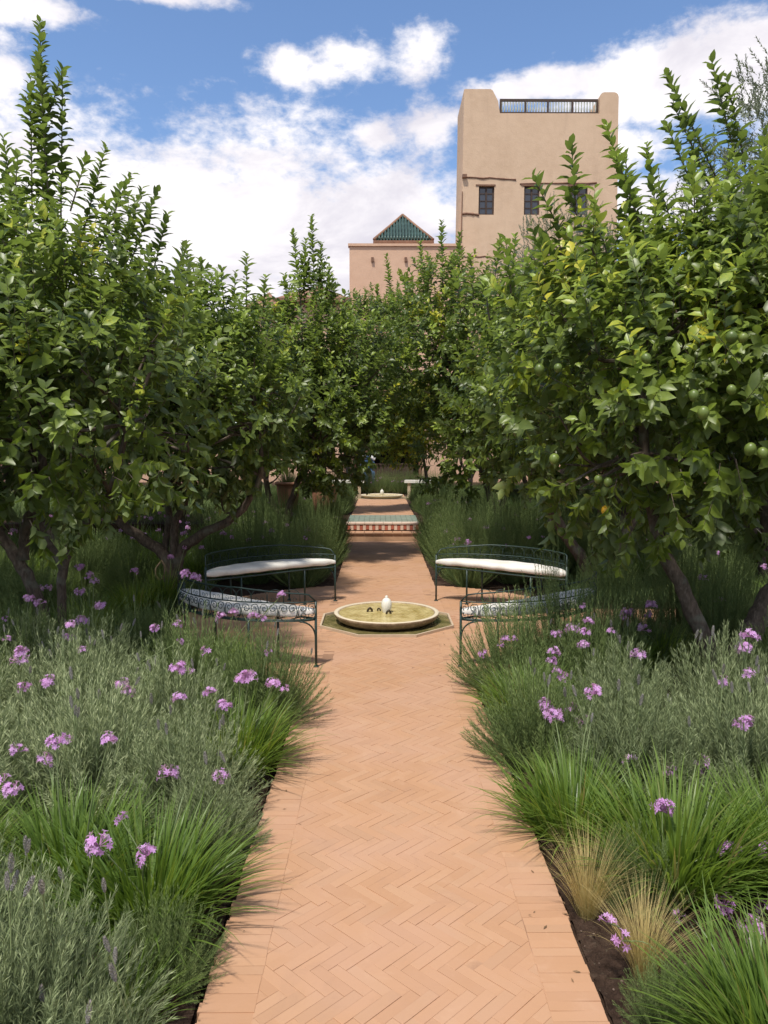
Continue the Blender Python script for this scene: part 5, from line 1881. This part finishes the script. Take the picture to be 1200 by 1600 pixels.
# exposed beams in the wall
def beam(pxa, pya, pxb, pyb, th=.09):
    a, b2 = tw(pxa, pya), tw(pxb, pyb)
    n = 9
    pts = []
    for k in range(n):
        f = k / (n - 1)
        z = a.z + (b2.z - a.z) * f
        pts.append((a.x + (b2.x - a.x) * f, leany(z) + .0, z + rnd.gauss(0, .018)))
    MB().tube(pts, [th * .5 * rnd.uniform(.75, 1.2) for _ in pts], 6).build('beam', 'brown_wood', T)


beam(723, 277, 806, 281)
beam(812, 288, 932, 286)
beam(722, 334, 748, 336, .12)
beam(722, 401, 768, 402, .07)
MB().box((tw(722, 277).x, leany(10) - .12, tw(722, 279).z), (tw(729, 277).x, leany(10) + .1, tw(722, 274).z)).build('beam', 'brown_wood', T)
# drain pipe on the corner
p0, p1 = tw(722, 300), tw(719, 400)
MB().tube([(p0.x, leany(p0.z) - .03, p0.z), ((p0.x + p1.x) / 2, leany(p1.z) - .05, (p0.z + p1.z) / 2), (p1.x, leany(p1.z) - .05, p1.z - 4)], .025, 6).build('pipe', 'clay_tile', T)

# lower wing with the pyramid-roofed pavilion
YW = 36.5
T = thing('palace_wing', 'lower pink plastered wing with a small green tiled pyramid roof, beside the tower', 'building', (0, 0, 0))
wl, wr = tw(546, 400, YW).x, x0 - .15
ztop = tw(600, 385, YW).z
dl, dr_, dz = at(560, 730, YW).x, at(655, 730, YW).x, 2.55
wb_ = MB()
VX = [wl, dl, dr_, wr]
VZ = [-0.1, dz, ztop]
Vv, qq = [], []
for i, x in enumerate(VX):
    for z in VZ:
        Vv.append((x, YW, z))
for i in range(3):
    for j in range(2):
        if i == 1 and j == 0:
            continue
        qq.append((i * 3 + j, (i + 1) * 3 + j, (i + 1) * 3 + j + 1, i * 3 + j + 1))
n0 = len(Vv)
Vv += [(wl, YW + 7, -0.1), (wl, YW + 7, ztop), (wr, YW + 1.5, ztop), (wr, YW + 7, ztop), (wr, YW + 7, -.1)]
qq += [(0, 2, n0 + 1, n0), (2, 11, n0 + 3, n0 + 1), (11, 9, n0 + 4, n0 + 3), (n0, n0 + 1, n0 + 3, n0 + 4)]
wb_.add(Vv, qq)
wb_.build('wall', 'pink_plaster', T)
MB().box((wl - .06, YW - .07, ztop + .002), (wr, YW + .35, ztop + .12)).build('coping', 'pink_plaster', T)
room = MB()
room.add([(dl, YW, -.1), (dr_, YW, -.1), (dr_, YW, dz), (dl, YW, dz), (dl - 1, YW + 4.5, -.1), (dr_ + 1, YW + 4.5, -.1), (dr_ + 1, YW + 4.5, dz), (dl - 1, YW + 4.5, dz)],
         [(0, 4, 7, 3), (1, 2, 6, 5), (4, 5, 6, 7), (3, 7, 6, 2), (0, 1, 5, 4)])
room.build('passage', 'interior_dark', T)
MB().box((dl - .12, YW - .05, .2), (dl + .02, YW + .2, dz + .12)).build('door_frame', 'brown_wood', T)
MB().box((dr_ - .02, YW - .05, .2), (dr_ + .12, YW + .2, dz + .12)).build('door_frame', 'brown_wood', T)
for px in (582, 634):
    c = at(px, 406, YW)
    MB().box((c.x - .06, YW - .10, c.z - .10), (c.x + .06, YW + .1, c.z + .10)).build('drain_spout', 'brown_wood', T)
# pavilion
YP = 40.0
pl0, pr0 = at(588, 380, YP).x, at(673, 380, YP).x
el, er = at(585.5, 375, YP).x, at(675.5, 375, YP).x
ze = at(630, 376, YP).z
apx = at(629, 338.5, YP + (er - el) / 2)
PV = link('pavilion', None, T)
MB().box((pl0, YP + .15, ztop - 1.0), (pr0, YP + .15 + (pr0 - pl0), ze - .003)).build('wall', 'pink_plaster', PV)
hw = (er - el) / 2
cxp, cyp = (el + er) / 2, YP + hw
apz = apx.z
roof = MB()
roof.add([(el, YP, ze), (er, YP, ze), (er, YP + 2 * hw, ze), (el, YP + 2 * hw, ze), (cxp, cyp, apz)], [(3, 2, 1, 0)], [(0, 1, 4), (1, 2, 4), (2, 3, 4), (3, 0, 4)])
roof.build('roof', 'green_tile', PV)
rows = MB()
for side in range(4):
    n = 19
    for i in range(n):
        f = -1 + 2 * (i + .5) / n
        bx, by = f * hw, -hw - .04
        tx, ty = f * hw, -abs(f) * hw
        zt_ = ze + (apz - ze) * (1 - abs(f))
        pts = []
        kk = max(3, int(9 * (1 - abs(f)) + 2))
        for k in range(kk):
            u = k / (kk - 1)
            pts.append((bx + (tx - bx) * u, by + (ty - by) * u, ze + .05 + (zt_ - ze) * u + .03))
        P = rot_z(np.array(pts), side * PI / 2) + np.array([cxp, cyp, 0])
        rows.tube(P, [.062 if j % 2 == 0 else .048 for j in range(kk)], 6)
o = rows.build('roof_tiles', 'green_tile', PV, smooth=True)
o['kind'] = 'stuff'
for side in range(4):
    P = rot_z(np.array([(-hw - .03, -hw - .03, ze + .04), (-hw / 2, -hw / 2, (ze + apz) / 2 + .07), (0, 0, apz + .09)]), side * PI / 2) + np.array([cxp, cyp, 0])
    MB().tube(P, [.09, .08, .07], 7).build('ridge_tile', 'clay_tile', PV, smooth=True)
for (lo, hi) in (((el - .08, YP - .08, ze - .13), (er + .08, YP, ze - .005)), ((el - .08, YP + .001, ze - .13), (el, YP + 2 * hw, ze - .005)), ((er, YP + .001, ze - .13), (er + .08, YP + 2 * hw, ze - .005))):
    MB().box(lo, hi).build('eave', 'brown_wood', PV)

# low tiled pavilions left of the wing
YL = 33.0
def low_house(pxa, pxb, pyeave, pyap, label):
    T = thing('garden_pavilion', label, 'building')
    a, b = at(pxa, pyeave, YL), at(pxb, pyeave, YL)
    ap = at((pxa + pxb) / 2, pyap, YL + 2)
    hw = (b.x - a.x) / 2
    cx = (a.x + b.x) / 2
    MB().box((a.x + .4, YL + .4, -.1), (b.x - .4, YL + 4, a.z - .003)).build('wall', 'pink_plaster', T)
    r = MB()
    r.add([(a.x, YL, a.z), (b.x, YL, a.z), (b.x, YL + 4.4, a.z), (a.x, YL + 4.4, a.z), (cx, YL + 2.2, ap.z + .2)], [(3, 2, 1, 0)], [(0, 1, 4), (1, 2, 4), (2, 3, 4), (3, 0, 4)])
    r.build('roof', 'clay_tile', T)
    MB().box((a.x - .05, YL - .06, a.z - .14), (b.x + .05, YL - .001, a.z + .02)).build('eave', 'brown_wood', T)


low_house(428, 548, 466, 452, 'low brown-roofed pavilion behind the leafy spire, left of the wing')
low_house(380, 440, 480, 462, 'second low brown-roofed pavilion showing left of the leafy spire')

# garden wall closing the garden
T = thing('garden_wall', 'pink plastered garden wall closing the garden behind the trees', 'wall')
for (xa, xb) in ((-30, at(537, 730, 30).x), (at(656, 730, 30).x + .2, 34)):
    MB().box((xa, 30, -.1), (xb, 30.4, 2.35)).build('wall_section', 'pink_plaster', T)
T = thing('side_wall', 'long pink side wall glimpsed between the right trunks', 'wall')
MB().box((12.2, 9, -.1), (12.6, 30, 2.6)).build('wall_section', 'pink_plaster', T)
MB().box((12.15, 9, 2.602), (12.65, 30, 2.72)).build('coping', 'pink_plaster', T)
T = thing('side_wall', 'long pink side wall hidden behind the trees on the left', 'wall')
MB().box((-14.4, 6, -.1), (-14.0, 30, 2.6)).build('wall_section', 'pink_plaster', T)

# dark bench and green cushion between the right trunks
p = at(1187, 766, 20.5)
T = thing('wooden_bench', 'dark slatted wooden bench seen between the right trunks', 'bench', (p.x + .3, 20.5, .262))
for k in range(4):
    MB().box((-.75, .30, .50 + k * .11), (.75, .33, .57 + k * .11)).build('slat', 'dark_wood', T)
for k in range(4):
    MB().box((-.75, -.18 + k * .12, .40), (.75, -.09 + k * .12, .43)).build('slat', 'dark_wood', T)
for (x, y, h) in ((-.72, -.15, .40), (.72, -.15, .40), (-.72, .28, .92), (.72, .28, .92)):
    MB().box((x - .035, y - .03, 0), (x + .035, y + .018, h - .002)).build('leg', 'dark_wood', T)
cu = MB()
n, mseg = 12, 12
for i in range(1):
    th_ = np.linspace(-PI / 2, PI / 2, 9)
    ph_ = np.linspace(0, 2 * PI, 17)[:-1]
    V = []
    for t1 in th_:
        for p1 in ph_:
            cx_, sx_ = math.cos(p1), math.sin(p1)
            V.append((0.11 * math.cos(t1) ** .5 * math.copysign(abs(cx_) ** .5, cx_) if math.cos(t1) > 1e-6 else 0, 0.06 * math.sin(t1), 0.17 * (math.cos(t1) ** .5 if math.cos(t1) > 1e-6 else 0) * math.copysign(abs(sx_) ** .5, sx_)))
    q = [(a * 16 + k, a * 16 + (k + 1) % 16, (a + 1) * 16 + (k + 1) % 16, (a + 1) * 16 + k) for a in range(8) for k in range(16)]
    cu.add(V, q)
p2 = at(1158, 756, 20.3)
o = cu.build('green_cushion', 'green_cloth', None, smooth=True)
o.location = (p.x - .33, 20.66, .262 + .43 + .17)
o.rotation_euler = (-.12, 0, 0)
tag(o, 'bright green cushion leaning on the dark wooden bench', 'cushion')

# ------------------------------------------------------------------ the seated person by the doorway
px_, py_ = at(574, 720, 27.0).x, 27.0
plain('navy_cloth', (0.035, 0.075, 0.15), 0.9, 0.2, 14)
T = thing('person', 'seated person in a blue top with white shoulder wrap, by the dark doorway', 'person', (px_, py_, .262), 0.2)
me = bpy.data.meshes.new('body')
J = [((0, 0, .50), .135), ((0, -.02, .72), .125), ((0, -.03, .92), .14), ((0, -.03, 1.03), .06), ((0, -.05, 1.10), .052),
     ((.17, -.03, .95), .06), ((.24, -.10, .72), .046), ((.16, -.30, .62), .036), ((.10, -.36, .60), .032),
     ((-.17, -.03, .95), .06), ((-.24, -.10, .72), .046), ((-.16, -.30, .62), .036), ((-.10, -.36, .60), .032),
     ((.10, -.05, .50), .10), ((.12, -.46, .50), .075), ((.12, -.50, .09), .048), ((.12, -.62, .04), .036),
     ((-.10, -.05, .50), .10), ((-.12, -.46, .50), .075), ((-.12, -.50, .09), .048), ((-.12, -.62, .04), .036)]
E = [(0, 1), (1, 2), (2, 3), (3, 4), (2, 5), (5, 6), (6, 7), (7, 8), (2, 9), (9, 10), (10, 11), (11, 12), (0, 13), (13, 14), (14, 15), (15, 16), (0, 17), (17, 18), (18, 19), (19, 20)]
me.from_pydata([j[0] for j in J], E, [])
me.materials.append(MATS['navy_cloth'])
bo = link('body', me, T)
sk = bo.modifiers.new('skin', 'SKIN')
me.skin_vertices.new() if not me.skin_vertices else None
for i, j in enumerate(J):
    me.skin_vertices[0].data[i].radius = (j[1], j[1] * .8)
me.skin_vertices[0].data[0].use_root = True
bo.modifiers.new('sub', 'SUBSURF').render_levels = 1
hd = MB().lathe([(0, -.12), (.05, -.115), (.075, -.06), (.088, .0), (.085, .05), (.062, .10), (0, .125)], c=(0, -.05, 1.24), seg=16)
hd.add([(-.012, -.135, 1.24), (.012, -.135, 1.24), (0, -.165, 1.215), (0, -.135, 1.26)], (), [(0, 2, 3), (2, 1, 3), (0, 1, 2)])
hd.build('head', 'skin', T, smooth=True)
MB().lathe([(.094, -.01), (.096, .04), (.074, .10), (.04, .128), (0, .137)], c=(0, -.04, 1.245), seg=16).build('hair', 'dark_cloth', T, smooth=True)
MB().tube(catmull([(-.25, -.06, .93), (-.16, -.06, 1.01), (0, .02, 1.04), (.16, -.06, 1.01), (.25, -.06, .93)], 5), .065, 8).build('shoulder_wrap', 'white_cloth', T, smooth=True)
T = thing('chair', 'dark chair under the seated person by the doorway', 'chair', (px_, py_, .262), 0.2)
MB().box((-.24, -.30, .34), (.24, .20, .385)).build('seat', 'dark_wood', T)
for (x, y, h) in ((-.21, -.27, .338), (.21, -.27, .338), (-.21, .21, .85), (.21, .21, .85)):
    MB().box((x - .02, y - .008, 0), (x + .02, y + .03, h)).build('leg', 'dark_wood', T)
MB().box((-.188, .21, .55), (.188, .235, .84)).build('backrest', 'dark_wood', T)
# dark table in the doorway
p = at(610, 728, 28.5)
T = thing('table', 'long dark table in front of the doorway', 'table', (p.x, 28.5, .262))
MB().box((-.85, -.4, .70), (.85, .4, .76)).build('tabletop', 'dark_wood', T)
MB().box((-.83, -.385, .28), (.83, -.36, .698)).build('apron', 'dark_wood', T)
for (x, y) in ((-.78, -.33), (.78, -.33), (-.78, .33), (.78, .33)):
    MB().box((x - .04, y - .024, 0), (x + .04, y + .04, .698)).build('leg', 'dark_wood', T)
